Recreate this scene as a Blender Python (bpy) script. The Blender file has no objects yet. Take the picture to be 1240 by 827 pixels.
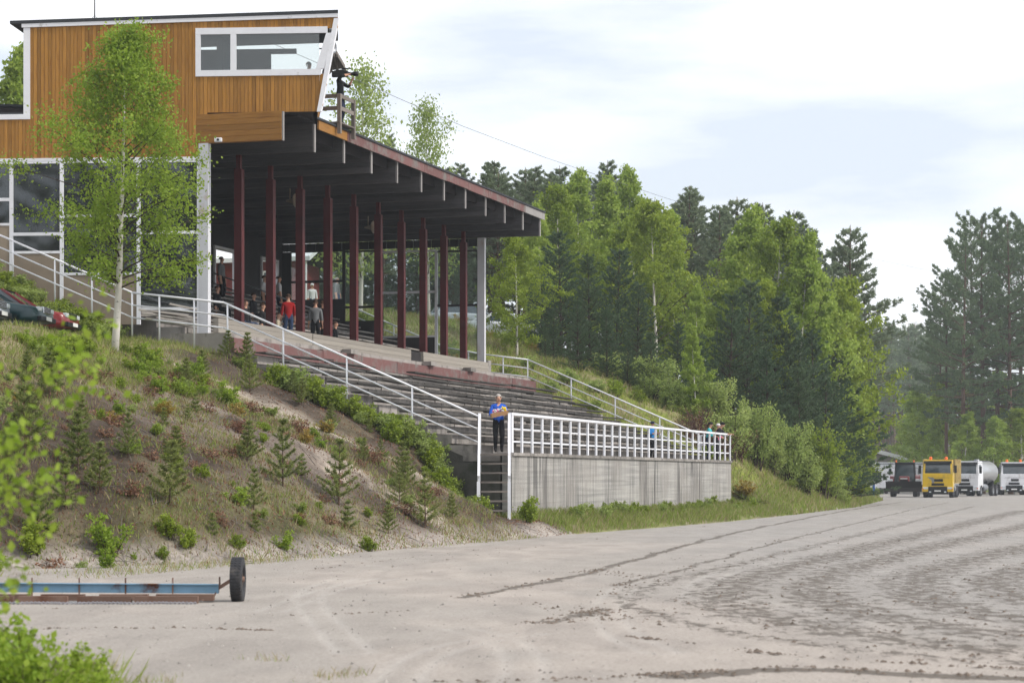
import bpy, bmesh, math, random
import numpy as np
from mathutils import Vector, Matrix, Quaternion
random.seed(7); NR = np.random.default_rng(11)
SC = bpy.context.scene
COL = SC.collection
PI = math.pi
USE_HAZE = True
# ------------------------------------------------------------------ camera
FPX, CX, HY, EYE = 2750.0, 620.0, 578.6, 1.6        # focal length and horizon of the 1240x827 photograph
cam = bpy.data.cameras.new('camera'); camo = bpy.data.objects.new('camera', cam); COL.objects.link(camo)
camo.location = (0, 0, EYE); camo.rotation_euler = (PI/2, 0, 0)
cam.sensor_width = 36.0; cam.lens = 36.0*FPX/1240.0
cam.shift_y = (HY-413.5)/1240.0
cam.clip_start = 0.1; cam.clip_end = 6000
cam.dof.use_dof = True; cam.dof.focus_distance = 78.0; cam.dof.aperture_fstop = 3.5
SC.camera = camo
# ------------------------------------------------------------------ sky, sun, exposure
SUN_AZ, SUN_EL = math.radians(108), math.radians(44)   # azimuth clockwise from +Y
W = bpy.data.worlds.new('World'); SC.world = W; W.use_nodes = True
nt = W.node_tree; nt.nodes.clear()
def wn(t, **k):
    n = nt.nodes.new(t)
    for a, b in k.items(): setattr(n, a, b)
    return n
out = wn('ShaderNodeOutputWorld'); bg = wn('ShaderNodeBackground'); bg.inputs[1].default_value = 0.116
sky = wn('ShaderNodeTexSky', sky_type='NISHITA', sun_disc=False); sky.sun_elevation = SUN_EL; sky.sun_rotation = SUN_AZ
sky.air_density = 1.0; sky.dust_density = 2.0; sky.ozone_density = 1.0
tc = wn('ShaderNodeTexCoord'); mp = wn('ShaderNodeMapping'); mp.inputs['Scale'].default_value = (1.0, 1.0, 4.5)
mp.inputs['Location'].default_value = (3.3, 1.7, 0.35)
nz = wn('ShaderNodeTexNoise'); nz.inputs['Scale'].default_value = 4.2; nz.inputs['Detail'].default_value = 7; nz.inputs['Roughness'].default_value = 0.52
rp = wn('ShaderNodeValToRGB'); rp.color_ramp.elements[0].position = 0.38; rp.color_ramp.elements[0].color = (0.58,)*3+(1,)
rp.color_ramp.elements[1].position = 0.58; rp.color_ramp.elements[1].color = (0.97,)*3+(1,)
mx = wn('ShaderNodeMix', data_type='RGBA'); mx.inputs[7].default_value = (10.6, 10.8, 11.0, 1)
L = nt.links.new
L(tc.outputs['Generated'], mp.inputs[0]); L(mp.outputs[0], nz.inputs['Vector']); L(nz.outputs['Fac'], rp.inputs[0])
L(rp.outputs[0], mx.inputs[0]); tn = wn('ShaderNodeVectorMath', operation='MULTIPLY'); tn.inputs[1].default_value = (0.95, 1.12, 1.38); L(sky.outputs[0], tn.inputs[0]); L(tn.outputs[0], mx.inputs[6]); L(mx.outputs[2], bg.inputs[0]); L(bg.outputs[0], out.inputs[0])
sl = bpy.data.lights.new('sun', 'SUN'); so = bpy.data.objects.new('sun', sl); COL.objects.link(so)
sl.energy = 3.0; sl.angle = math.radians(5); sl.color = (1.0, 0.95, 0.87)
sd = Vector((math.sin(SUN_AZ)*math.cos(SUN_EL), math.cos(SUN_AZ)*math.cos(SUN_EL), math.sin(SUN_EL)))
so.rotation_euler = sd.to_track_quat('Z', 'Y').to_euler(); so.location = sd*300
vs = SC.view_settings; vs.view_transform = 'Standard'; vs.look = 'None'; vs.gamma = 1.0; vs.exposure = 0.0
vs.use_curve_mapping = False
cy = SC.cycles; cy.use_denoising = True; cy.max_bounces = 6; cy.diffuse_bounces = 2; cy.glossy_bounces = 2
cy.transmission_bounces = 3; cy.transparent_max_bounces = 8; cy.volume_bounces = 0; cy.use_adaptive_sampling = True
cy.adaptive_threshold = 0.02; cy.sample_clamp_indirect = 6.0
# ------------------------------------------------------------------ frames of reference
TH = math.atan2(1438.0-CX, FPX)                       # the stand recedes to x = 1438 on the horizon
U = Vector((math.sin(TH), math.cos(TH), 0)); V = Vector((-math.cos(TH), math.sin(TH), 0))
P0 = Vector((0, FPX/41.5, 0))                         # near corner of the retaining wall
RZ = math.atan2(U.y, U.x)
def frame(o, rz): return Matrix.Translation(o) @ Matrix.Rotation(rz, 4, 'Z')
STAND = frame(P0, RZ)
def Wd(s, v, z=0.0): return P0 + U*s + V*v + Vector((0, 0, z))
def to_sv(X, Y):
    dx, dy = X-P0.x, Y-P0.y
    return U.x*dx+U.y*dy, V.x*dx+V.y*dy
def pxD(px, py, D): return Vector(((px-CX)/FPX*D, D, EYE+(HY-py)/FPX*D))
def px_ground(px, py, z=0.0):
    D = (EYE-z)*FPX/(py-HY); return Vector(((px-CX)/FPX*D, D, z))
def s_of(px, v):                                       # s on the line v = const seen at column px
    k = (px-CX)/FPX
    return (k*(P0.y+V.y*v)-V.x*v)/(U.x-k*U.y)
def sv_px(px, py, s):                                  # (v, z) on the plane s = const
    k = (px-CX)/FPX
    v = (k*(P0.y+U.y*s)-U.x*s)/(V.x-k*V.y)
    D = P0.y+U.y*s+V.y*v
    return v, EYE+(HY-py)/FPX*D
# ------------------------------------------------------------------ materials
def lin(c):
    def f(x):
        x = x/255.0
        return x/12.92 if x <= 0.04045 else ((x+0.055)/1.055)**2.4
    return tuple(f(x) for x in c)
MATS = {}
def mat(name, rgb, rough=0.8, var=0.18, scale=3.0, stretch=(1, 1, 1), metal=0.0, rnd=0.15, bump=0.0, bscale=30.0,
        stain=None, stain_scale=1.2, stain_stretch=(1, 1, 1), stain_lo=0.5, stain_hi=0.7, spec=0.3, coat=0.0):
    m = bpy.data.materials.new(name); m.use_nodes = True; MATS[name] = m
    t = m.node_tree; b = t.nodes['Principled BSDF']; l = t.links.new; N = t.nodes.new
    b.inputs['Roughness'].default_value = rough; b.inputs['Metallic'].default_value = metal
    b.inputs['Specular IOR Level'].default_value = spec; b.inputs['Coat Weight'].default_value = coat
    c = lin(rgb)
    tc = N('ShaderNodeTexCoord'); mp = N('ShaderNodeMapping'); mp.inputs['Scale'].default_value = stretch
    l(tc.outputs['Object'], mp.inputs[0])
    nz = N('ShaderNodeTexNoise'); nz.inputs['Scale'].default_value = scale; nz.inputs['Detail'].default_value = 6; nz.inputs['Roughness'].default_value = 0.62
    l(mp.outputs[0], nz.inputs['Vector'])
    at = N('ShaderNodeAttribute'); at.attribute_name = 'rnd'
    # value = 1 + var*(noise-0.5)*2.4 + rnd*(attr-0.5)*2
    a1 = N('ShaderNodeMath'); a1.operation = 'MULTIPLY_ADD'; l(nz.outputs['Fac'], a1.inputs[0]); a1.inputs[1].default_value = var*2.4; a1.inputs[2].default_value = 1-var*1.2
    a2 = N('ShaderNodeMath'); a2.operation = 'MULTIPLY_ADD'; l(at.outputs['Fac'], a2.inputs[0]); a2.inputs[1].default_value = rnd*2; a2.inputs[2].default_value = -rnd
    a3 = N('ShaderNodeMath'); a3.operation = 'ADD'; l(a1.outputs[0], a3.inputs[0]); l(a2.outputs[0], a3.inputs[1])
    vm = N('ShaderNodeVectorMath'); vm.operation = 'SCALE'; vm.inputs[0].default_value = c; l(a3.outputs[0], vm.inputs['Scale'])
    last = vm.outputs[0]
    if stain:
        mp2 = N('ShaderNodeMapping'); mp2.inputs['Scale'].default_value = stain_stretch; l(tc.outputs['Object'], mp2.inputs[0])
        n2 = N('ShaderNodeTexNoise'); n2.inputs['Scale'].default_value = stain_scale; n2.inputs['Detail'].default_value = 7; n2.inputs['Roughness'].default_value = 0.65
        l(mp2.outputs[0], n2.inputs['Vector'])
        r = N('ShaderNodeMapRange'); r.inputs[1].default_value = stain_lo; r.inputs[2].default_value = stain_hi; l(n2.outputs['Fac'], r.inputs[0])
        x = N('ShaderNodeMix'); x.data_type = 'RGBA'; l(r.outputs[0], x.inputs[0]); l(last, x.inputs[6]); x.inputs[7].default_value = lin(stain)+(1,)
        last = x.outputs[2]
    l(last, b.inputs['Base Color'])
    if bump:
        n3 = N('ShaderNodeTexNoise'); n3.inputs['Scale'].default_value = bscale; n3.inputs['Detail'].default_value = 5; l(mp.outputs[0], n3.inputs['Vector'])
        bp = N('ShaderNodeBump'); bp.inputs['Strength'].default_value = bump; bp.inputs['Distance'].default_value = 0.03
        l(n3.outputs['Fac'], bp.inputs['Height']); l(bp.outputs[0], b.inputs['Normal'])
    return m
def leafmat(name, rgb, rgb2, trans=0.35, rough=0.55):
    m = bpy.data.materials.new(name); m.use_nodes = True; MATS[name] = m
    t = m.node_tree; t.nodes.clear(); l = t.links.new; N = t.nodes.new
    o = N('ShaderNodeOutputMaterial'); b = N('ShaderNodeBsdfPrincipled'); tr = N('ShaderNodeBsdfTranslucent'); mi = N('ShaderNodeMixShader')
    b.inputs['Roughness'].default_value = rough; b.inputs['Specular IOR Level'].default_value = 0.25
    at = N('ShaderNodeAttribute'); at.attribute_name = 'rnd'; oi = N('ShaderNodeObjectInfo')
    ad = N('ShaderNodeMath'); ad.operation = 'MULTIPLY_ADD'; l(oi.outputs['Random'], ad.inputs[0]); ad.inputs[1].default_value = 0.45; l(at.outputs['Fac'], ad.inputs[2])
    mr = N('ShaderNodeMapRange'); mr.inputs[1].default_value = 0.0; mr.inputs[2].default_value = 1.45; l(ad.outputs[0], mr.inputs[0])
    x = N('ShaderNodeMix'); x.data_type = 'RGBA'; l(mr.outputs[0], x.inputs[0]); x.inputs[6].default_value = lin(rgb)+(1,); x.inputs[7].default_value = lin(rgb2)+(1,)
    l(x.outputs[2], b.inputs['Base Color']); l(x.outputs[2], tr.inputs['Color'])
    mi.inputs[0].default_value = trans; l(b.outputs[0], mi.inputs[1]); l(tr.outputs[0], mi.inputs[2]); l(mi.outputs[0], o.inputs[0])
    return m
def glassmat(name, tint=(0.86, 0.92, 0.92), refl=0.18, dirt=0.06):
    m = bpy.data.materials.new(name); m.use_nodes = True; MATS[name] = m
    t = m.node_tree; t.nodes.clear(); l = t.links.new; N = t.nodes.new
    o = N('ShaderNodeOutputMaterial'); g = N('ShaderNodeBsdfGlossy'); g.inputs['Roughness'].default_value = 0.03
    tr = N('ShaderNodeBsdfTransparent'); tr.inputs[0].default_value = tint+(1,)
    d = N('ShaderNodeBsdfDiffuse'); d.inputs[0].default_value = (0.6, 0.62, 0.62, 1)
    fr = N('ShaderNodeFresnel'); fr.inputs[0].default_value = 1.5
    ma = N('ShaderNodeMath'); ma.operation = 'ADD'; l(fr.outputs[0], ma.inputs[0]); ma.inputs[1].default_value = refl
    m1 = N('ShaderNodeMixShader'); l(ma.outputs[0], m1.inputs[0]); l(tr.outputs[0], m1.inputs[1]); l(g.outputs[0], m1.inputs[2])
    m2 = N('ShaderNodeMixShader'); m2.inputs[0].default_value = dirt; l(m1.outputs[0], m2.inputs[1]); l(d.outputs[0], m2.inputs[2])
    l(m2.outputs[0], o.inputs[0]); return m
mat('amber_wood', (158, 112, 50), 0.75, 0.34, 5, (6, 6, 0.5), rnd=0.26, stain=(120, 72, 28), stain_scale=4, stain_stretch=(4, 4, 0.35), stain_lo=0.52, stain_hi=0.85)
mat('amber_board', (150, 106, 50), 0.75, 0.22, 5, (0.5, 0.5, 8), rnd=0.16, stain=(110, 70, 32), stain_scale=3, stain_stretch=(.4, .4, 5), stain_lo=0.5, stain_hi=0.8)
mat('white_paint', (230, 230, 235), 0.6, 0.08, 3, rnd=0.05, stain=(140, 132, 122), stain_scale=2.5, stain_lo=0.60, stain_hi=0.78)
mat('white_post', (206, 206, 210), 0.6, 0.08, 3, rnd=0.05, stain=(176, 132, 92), stain_scale=0.9, stain_lo=0.55, stain_hi=0.72)
mat('red_paint', (86, 28, 29), 0.6, 0.28, 2.5, (2, 2, 0.7), rnd=0.08, stain=(62, 22, 24), stain_scale=1.2, stain_lo=0.48, stain_hi=0.75)
mat('faded_red', (116, 82, 79), 0.8, 0.2, 4, rnd=0.12, stain=(118, 112, 108), stain_scale=2, stain_lo=0.5, stain_hi=0.66)
mat('dark_wood', (76, 73, 74), 0.85, 0.35, 4, (0.6, 0.6, 7), rnd=0.22)
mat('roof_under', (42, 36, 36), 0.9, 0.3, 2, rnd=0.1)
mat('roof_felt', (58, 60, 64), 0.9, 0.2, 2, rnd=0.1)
mat('beam_end', (148, 144, 142), 0.8, 0.2, 3, rnd=0.15)
mat('dark_panel', (46, 42, 42), 0.8, 0.3, 2, rnd=0.15)
mat('beige_panel', (146, 132, 116), 0.85, 0.2, 2, rnd=0.1)
mat('concrete', (172, 166, 158), 0.9, 0.20, 2.2, (0.22, 1, 8), rnd=0.05, bump=0.35, bscale=12, stain=(74, 72, 72), stain_scale=2.3, stain_stretch=(1.3, 1.3, 0.05), stain_lo=0.47, stain_hi=0.68)
mat('concrete_slab', (146, 140, 135), 0.92, 0.3, 2.6, rnd=0.24, bump=0.3, bscale=20, stain=(74, 71, 68), stain_scale=1.6, stain_stretch=(1, 1, 0.5), stain_lo=0.50, stain_hi=0.72)
mat('parapet_concrete', (150, 143, 134), 0.9, 0.18, 3, (0.3, 1, 8), rnd=0.12, bump=0.25, bscale=15)
mat('mossy_shaded_wall', (92, 90, 84), 0.95, 0.3, 2, rnd=0.1, stain=(60, 62, 50), stain_scale=1.5, stain_lo=0.45, stain_hi=0.65)  # mossy concrete, colour also darkened to stand in for shade behind the open treads
mat('old_plank', (74, 71, 68), 0.9, 0.32, 4, (0.5, 3, 3), rnd=0.28, stain=(52, 52, 48), stain_scale=2, stain_lo=0.5, stain_hi=0.7)
mat('pale_plank', (164, 158, 152), 0.9, 0.25, 4, (0.5, 3, 3), rnd=0.2, stain=(92, 88, 84), stain_scale=2, stain_lo=0.5, stain_hi=0.7)
mat('grey_wood', (122, 114, 108), 0.9, 0.25, 4, rnd=0.2)
mat('interior', (96, 100, 106), 0.9, 0.15, 2, rnd=0.1)
mat('black_plastic', (30, 30, 32), 0.5, 0.2, 8, rnd=0.1)
mat('grey_metal', (140, 142, 146), 0.4, 0.15, 5, metal=0.6, rnd=0.1)
mat('rubber', (58, 58, 61), 0.85, 0.2, 10, rnd=0.08, stain=(110, 104, 98), stain_scale=5, stain_lo=0.55, stain_hi=0.85)
mat('blue_steel', (136, 176, 204), 0.6, 0.2, 4, rnd=0.1, stain=(104, 66, 46), stain_scale=2.4, stain_lo=0.54, stain_hi=0.66)
mat('rust_wood', (122, 98, 86), 0.9, 0.3, 4, (0.5, 2, 2), rnd=0.3, stain=(92, 58, 42), stain_scale=2, stain_lo=0.52, stain_hi=0.7)
mat('chain_steel', (158, 160, 168), 0.5, 0.2, 9, metal=0.3, rnd=0.1)
mat('bark_birch', (206, 200, 192), 0.85, 0.1, 5, rnd=0.05, stain=(44, 40, 38), stain_scale=4.5, stain_stretch=(1.2, 1.2, 4), stain_lo=0.60, stain_hi=0.66)
mat('bark_pine', (96, 76, 64), 0.9, 0.35, 3, (1, 1, 0.4), rnd=0.1)
mat('bark_dark', (70, 58, 50), 0.9, 0.3, 3, rnd=0.1)
mat('twig_brown', (88, 62, 56), 0.9, 0.3, 3, rnd=0.25)
leafmat('leaf_birch', (112, 136, 36), (160, 174, 66), 0.48)
leafmat('leaf_fresh', (116, 146, 40), (168, 186, 74), 0.48)
leafmat('leaf_willow', (132, 154, 76), (178, 190, 114), 0.46)
leafmat('leaf_forest', (130, 156, 56), (180, 196, 96), 0.55)
leafmat('needle_pine', (104, 122, 94), (146, 156, 122), 0.35)
leafmat('needle_tall', (84, 106, 74), (122, 138, 98), 0.28)
leafmat('needle_dark', (66, 92, 66), (104, 122, 84), 0.28)
leafmat('needle_young', (104, 122, 58), (152, 156, 92), 0.35)
leafmat('grass_green', (112, 134, 50), (158, 168, 88), 0.4)
leafmat('grass_dry', (138, 126, 92), (180, 166, 128), 0.3)
leafmat('litter', (112, 74, 56), (152, 118, 92), 0.15)
leafmat('leaf_ochre', (146, 128, 52), (172, 146, 78), 0.3)
glassmat('glass', (0.55, 0.60, 0.62), 0.06, 0.012); glassmat('glass_clear', (0.90, 0.94, 0.94), 0.02, 0.07); mat('glass_dark', (50, 62, 70), 0.05, 0.5, 1.3, rnd=0.05, spec=1.0)  # grey-blue base of glass_dark paints in the sky's reflection
for n, c in dict(skin=(204, 158, 134), blue_cloth=(36, 92, 196), black_cloth=(30, 30, 34), jeans=(54, 72, 104), red_cloth=(158, 22, 24),
                 white_cloth=(222, 220, 220), grey_cloth=(118, 120, 122), cream_cloth=(196, 184, 160), teal_cloth=(60, 166, 172), green_cloth=(140, 180, 120),
                 pink_cloth=(222, 70, 130), hair_brown=(70, 50, 38), hair_grey=(176, 170, 164), navy_cloth=(34, 42, 70), shoe=(44, 42, 42), sky_cloth=(46, 130, 196),
                 brick_red=(110, 46, 42), cardboard=(166, 128, 92)).items():
    mat(n, c, 0.85, 0.1, 6, rnd=0.06)
for n, c in dict(car_green=(18, 58, 64), car_red=(128, 26, 32), car_white=(216, 218, 222), car_silver=(168, 174, 182), truck_yellow=(228, 188, 24), truck_white=(222, 222, 226),
                 tractor_red=(120, 40, 40), car_blue=(40, 84, 140)).items():
    mat(n, c, 0.32, 0.08, 2, rnd=0.02, spec=0.5, coat=0.4, stain=(118, 108, 98) if 'truck' in n or 'tractor' in n else None, stain_scale=1.3, stain_lo=0.52, stain_hi=0.86)
mat('chrome', (200, 202, 206), 0.22, 0.05, 3, metal=0.9, rnd=0.05)
mat('tank_steel', (196, 196, 198), 0.35, 0.08, 1, metal=0.7, rnd=0.05)
mat('lamp_glass', (210, 216, 222), 0.15, 0.1, 6, rnd=0.1, spec=0.6)
mat('orange_plastic', (236, 110, 40), 0.35, 0.05, 6, rnd=0.05)
mat('plate_white', (232, 232, 230), 0.5, 0.02, 6, rnd=0.02)
mat('dump_cream', (196, 176, 120), 0.7, 0.2, 2, rnd=0.08, stain=(140, 100, 70), stain_scale=1.5, stain_lo=0.5, stain_hi=0.7)
mat('roof_white', (224, 224, 226), 0.5, 0.05, 1, rnd=0.05)
mat('marker_blue', (50, 92, 160), 0.6, 0.1, 3, rnd=0.1)
mat('flower_yellow', (232, 200, 40), 0.7, 0.1, 9, rnd=0.2)
mat('flower_pink', (220, 130, 170), 0.7, 0.1, 9, rnd=0.2)
mat('pebble', (150, 144, 138), 0.9, 0.2, 6, rnd=0.45)
mat('clod', (112, 100, 90), 0.95, 0.3, 6, rnd=0.3)
mat('wire_black', (110, 112, 116), 0.7, 0.05, 3, rnd=0)
def wallmat(name):
    """board-marked concrete with dark run-off streaks"""
    m = bpy.data.materials.new(name); m.use_nodes = True; MATS[name] = m
    t = m.node_tree; b = t.nodes['Principled BSDF']; l = t.links.new; N = t.nodes.new; b.inputs['Roughness'].default_value = .92; b.inputs['Specular IOR Level'].default_value = .15
    tc = N('ShaderNodeTexCoord')
    def noise(st, sc, det=6, rough=.6):
        mp = N('ShaderNodeMapping'); mp.inputs['Scale'].default_value = st; l(tc.outputs['Object'], mp.inputs[0]); n = N('ShaderNodeTexNoise'); n.inputs['Scale'].default_value = sc; n.inputs['Detail'].default_value = det; n.inputs['Roughness'].default_value = rough; l(mp.outputs[0], n.inputs['Vector']); return n.outputs['Fac']
    def rng(x, a, c, lo=0., hi=1.): r = N('ShaderNodeMapRange'); r.inputs[1].default_value, r.inputs[2].default_value, r.inputs[3].default_value, r.inputs[4].default_value = a, c, lo, hi; l(x, r.inputs[0]); return r.outputs[0]
    def mix(f, a, c):
        x = N('ShaderNodeMix'); x.data_type = 'RGBA'; l(f, x.inputs[0])
        for s_, i in ((a, 6), (c, 7)):
            if isinstance(s_, tuple): x.inputs[i].default_value = lin(s_)+(1,)
            else: l(s_, x.inputs[i])
        return x.outputs[2]
    def mul(a, c): q = N('ShaderNodeMath'); q.operation = 'MULTIPLY'; l(a, q.inputs[0]); l(c, q.inputs[1]); return q.outputs[0]
    boards = noise((.18, 1, 9.0), 1.0, 4); col = mix(rng(boards, .35, .65), (150, 148, 145), (188, 184, 179))
    col = mix(rng(noise((1, 1, 1), .5, 5), .4, .65), col, (158, 153, 148))
    drip = rng(noise((5.0, 1, .22), 1.0, 8, .7), .43, .57); big = rng(noise((.5, 1, .15), 1.0, 4), .40, .62)
    col = mix(mul(drip, rng(big, 0, 1, .15, .85)), col, (72, 70, 70)); fine = rng(noise((14., 1, .5), 1.0, 5, .7), .58, .72, 0, .6); col = mix(fine, col, (92, 90, 88))
    l(col, b.inputs['Base Color']); bp = N('ShaderNodeBump'); bp.inputs['Strength'].default_value = .5; bp.inputs['Distance'].default_value = .02; l(noise((.1, 1, 10.), 1.0, 3), bp.inputs['Height']); l(bp.outputs[0], b.inputs['Normal'])
wallmat('wall_concrete')
# ------------------------------------------------------------------ mesh builder
class MB:
    """collects shapes in world coordinates through a frame; build() links them as ONE mesh object"""
    def __init__(s, fr=None): s.v, s.f, s.m, s.r, s.fr, s.sm = [], [], [], [], fr, []
    def add(s, vs, fs, mi=0, r=None, smooth=False):
        o = len(s.v)
        if s.fr is not None: vs = [s.fr @ Vector(p) for p in vs]
        s.v += [tuple(p) for p in vs]; r = random.random() if r is None else r
        for f in fs: s.f.append(tuple(i+o for i in f)); s.m.append(mi); s.r.append(r); s.sm.append(smooth)
        return s
    def hexa(s, c, mi=0, r=None):          # 8 corners: bottom 4 ccw, top 4 ccw
        return s.add(c, [(3, 2, 1, 0), (4, 5, 6, 7), (0, 1, 5, 4), (1, 2, 6, 5), (2, 3, 7, 6), (3, 0, 4, 7)], mi, r)
    def box(s, x0, x1, y0, y1, z0, z1, mi=0, r=None):
        return s.hexa([(x0, y0, z0), (x1, y0, z0), (x1, y1, z0), (x0, y1, z0), (x0, y0, z1), (x1, y0, z1), (x1, y1, z1), (x0, y1, z1)], mi, r)
    def bbox(s, x0, x1, y0, y1, z0, z1, b=0.02, mi=0, r=None):   # chamfered box
        bm = bmesh.new(); bmesh.ops.create_cube(bm, size=1)
        for q in bm.verts: q.co = ((x0+x1)/2+q.co.x*(x1-x0), (y0+y1)/2+q.co.y*(y1-y0), (z0+z1)/2+q.co.z*(z1-z0))
        bmesh.ops.bevel(bm, geom=bm.edges[:], offset=b, segments=2, affect='EDGES', profile=0.6)
        bm.verts.index_update(); s.add([q.co.copy() for q in bm.verts], [[q.index for q in f.verts] for f in bm.faces], mi, r); bm.free(); return s
    def bar(s, p, q, w, h, mi=0, r=None, up=(0, 0, 1)):   # rectangular bar from p to q, w sideways, h along up
        p, q = Vector(p), Vector(q); d = (q-p).normalized(); u = Vector(up); sd = d.cross(u)
        if sd.length < 1e-4: sd = d.cross(Vector((0, 1, 0)))
        sd.normalize(); u = sd.cross(d); a, b = sd*w/2, u*h/2
        return s.hexa([p-a-b, p+a-b, q+a-b, q-a-b, p-a+b, p+a+b, q+a+b, q-a+b], mi, r)
    def tube(s, pts, rad, n=6, mi=0, r=None, cap=True, smooth=True):
        pts = [Vector(p) for p in pts]; rad = rad if hasattr(rad, '__len__') else [rad]*len(pts)
        vs, fs = [], []; ref = None
        for i, p in enumerate(pts):
            d = (pts[min(i+1, len(pts)-1)]-pts[max(i-1, 0)])
            d = d.normalized() if d.length > 1e-9 else Vector((0, 0, 1))
            if ref is None: ref = d.orthogonal().normalized()
            a = (ref-d*ref.dot(d)); a = a.normalized() if a.length > 1e-6 else d.orthogonal().normalized(); ref = a; b = d.cross(a)
            for k in range(n): t = 2*PI*k/n; vs.append(p+(a*math.cos(t)+b*math.sin(t))*rad[i])
        for i in range(len(pts)-1):
            for k in range(n): k2 = (k+1) % n; fs.append((i*n+k, i*n+k2, (i+1)*n+k2, (i+1)*n+k))
        if cap: fs.append(tuple(reversed(range(n)))); fs.append(tuple(range((len(pts)-1)*n, len(pts)*n)))
        return s.add(vs, fs, mi, r, smooth)
    def prism(s, poly, axis, a, b, mi=0, r=None):   # polygon in the plane normal to axis ('x','y','z'), extruded from a to b
        def P(p, t): return {'x': (t, p[0], p[1]), 'y': (p[0], t, p[1]), 'z': (p[0], p[1], t)}[axis]
        n = len(poly); vs = [P(p, a) for p in poly]+[P(p, b) for p in poly]
        ar = sum(poly[i][0]*poly[(i+1) % n][1]-poly[(i+1) % n][0]*poly[i][1] for i in range(n))
        flip = (ar > 0) == (axis != 'y')
        if b < a: flip = not flip
        f0, f1 = tuple(range(n)), tuple(range(n, 2*n))
        fs = [f0[::-1] if flip else f0, f1 if flip else f1[::-1]]
        for i in range(n):
            j = (i+1) % n; q = (i, j, n+j, n+i); fs.append(q if flip else q[::-1])
        return s.add(vs, fs, mi, r)
    def lathe(s, prof, c, axis='z', n=16, mi=0, r=None, smooth=True):   # prof: (radius, along)
        vs, fs = [], []; m = len(prof)
        for k in range(n):
            t = 2*PI*k/n
            for (ra, al) in prof:
                x, y = ra*math.cos(t), ra*math.sin(t)
                p = {'z': (x, y, al), 'x': (al, x, y), 'y': (y, al, x)}[axis]
                vs.append((c[0]+p[0], c[1]+p[1], c[2]+p[2]))
        for k in range(n):
            k2 = (k+1) % n
            for j in range(m-1): fs.append((k*m+j, k2*m+j, k2*m+j+1, k*m+j+1))
        return s.add(vs, fs, mi, r, smooth)
    def ball(s, c, rx, ry, rz, n=10, mi=0, r=None):
        pr = [(max(1e-4, math.sin(PI*i/6)), -math.cos(PI*i/6)) for i in range(7)]
        vs, fs = [], []
        for k in range(n):
            t = 2*PI*k/n
            for (a, z) in pr: vs.append((c[0]+rx*a*math.cos(t), c[1]+ry*a*math.sin(t), c[2]+rz*z))
        for k in range(n):
            for j in range(6): fs.append((k*7+j, ((k+1) % n)*7+j, ((k+1) % n)*7+j+1, k*7+j+1))
        return s.add(vs, fs, mi, r, True)
    def build(s, name, mats, parent=None, **tags):
        if isinstance(mats, str): mats = [mats]
        inv = parent['_m'] if False else None
        vs = s.v
        if parent is not None:
            M = ROOTM[parent.name].inverted(); vs = [tuple(M @ Vector(p)) for p in vs]
        me = bpy.data.meshes.new(name); me.from_pydata(vs, [], s.f)
        for m in mats: me.materials.append(MATS[m])
        me.polygons.foreach_set('material_index', s.m); me.polygons.foreach_set('use_smooth', s.sm)
        a = me.attributes.new('rnd', 'FLOAT', 'FACE'); a.data.foreach_set('value', s.r)
        me.validate()
        o = bpy.data.objects.new(name, me); COL.objects.link(o)
        if parent is not None: o.parent = parent; ROOTM[o.name] = ROOTM[parent.name]
        else: ROOTM[o.name] = Matrix.Identity(4)
        tag(o, **tags); return o
ROOTM = {}
def tag(o, label=None, cat=None, group=None, kind=None):
    if label: o['label'] = label
    if cat: o['category'] = cat
    if group: o['group'] = group
    if kind: o['kind'] = kind
    return o
def root(name, M, label=None, cat=None, group=None, kind=None):
    if not isinstance(M, Matrix): M = Matrix.Translation(M)
    o = bpy.data.objects.new(name, None); COL.objects.link(o); o.matrix_world = M; o.empty_display_size = 0.3
    ROOTM[o.name] = M.copy(); return tag(o, label, cat, group, kind)
def copy_tree(o, M=None, parent=None, **tags):
    c = o.copy(); COL.objects.link(c); c.parent = parent
    if M is not None: c.matrix_world = M; ROOTM[c.name] = M.copy()
    for ch in KIDS.get(o.name) or [x for x in o.children]: copy_tree(ch, None, c)
    tag(c, **tags); return c
KIDS = {}
def rawmesh(name, V_, F_, mats, rnd=None, smooth=False, mi=None, corners=None):
    me = bpy.data.meshes.new(name); V_ = np.asarray(V_, np.float32).reshape(-1, 3); F_ = np.asarray(F_, np.int32); k = F_.shape[1]; n = len(F_)
    me.vertices.add(len(V_)); me.vertices.foreach_set('co', V_.ravel()); me.loops.add(n*k); me.loops.foreach_set('vertex_index', F_.ravel())
    me.polygons.add(n); me.polygons.foreach_set('loop_start', np.arange(0, n*k, k, dtype=np.int32))
    try: me.polygons.foreach_set('loop_total', np.full(n, k, dtype=np.int32))
    except Exception: pass
    for m in ([mats] if isinstance(mats, str) else mats): me.materials.append(MATS[m])
    if mi is not None: me.polygons.foreach_set('material_index', np.asarray(mi, np.int32))
    if smooth: me.polygons.foreach_set('use_smooth', np.ones(n, bool))
    if rnd is not None: a = me.attributes.new('rnd', 'FLOAT', 'FACE'); a.data.foreach_set('value', np.asarray(rnd, np.float32))
    me.update(calc_edges=True); return me
def vnoise(x, y, seed=0):
    x = np.asarray(x, float); y = np.asarray(y, float); xi = np.floor(x).astype(np.int64); yi = np.floor(y).astype(np.int64); fx = x-xi; fy = y-yi
    def h(a, b):
        n = (a*374761393+b*668265263+seed*982451653) & 0x7fffffff; n = ((n ^ (n >> 13))*1274126177) & 0x7fffffff
        return ((n ^ (n >> 16)) & 0xffff)/65535.0
    u = fx*fx*(3-2*fx); w = fy*fy*(3-2*fy)
    return (h(xi, yi)*(1-u)+h(xi+1, yi)*u)*(1-w)+(h(xi, yi+1)*(1-u)+h(xi+1, yi+1)*u)*w
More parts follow.
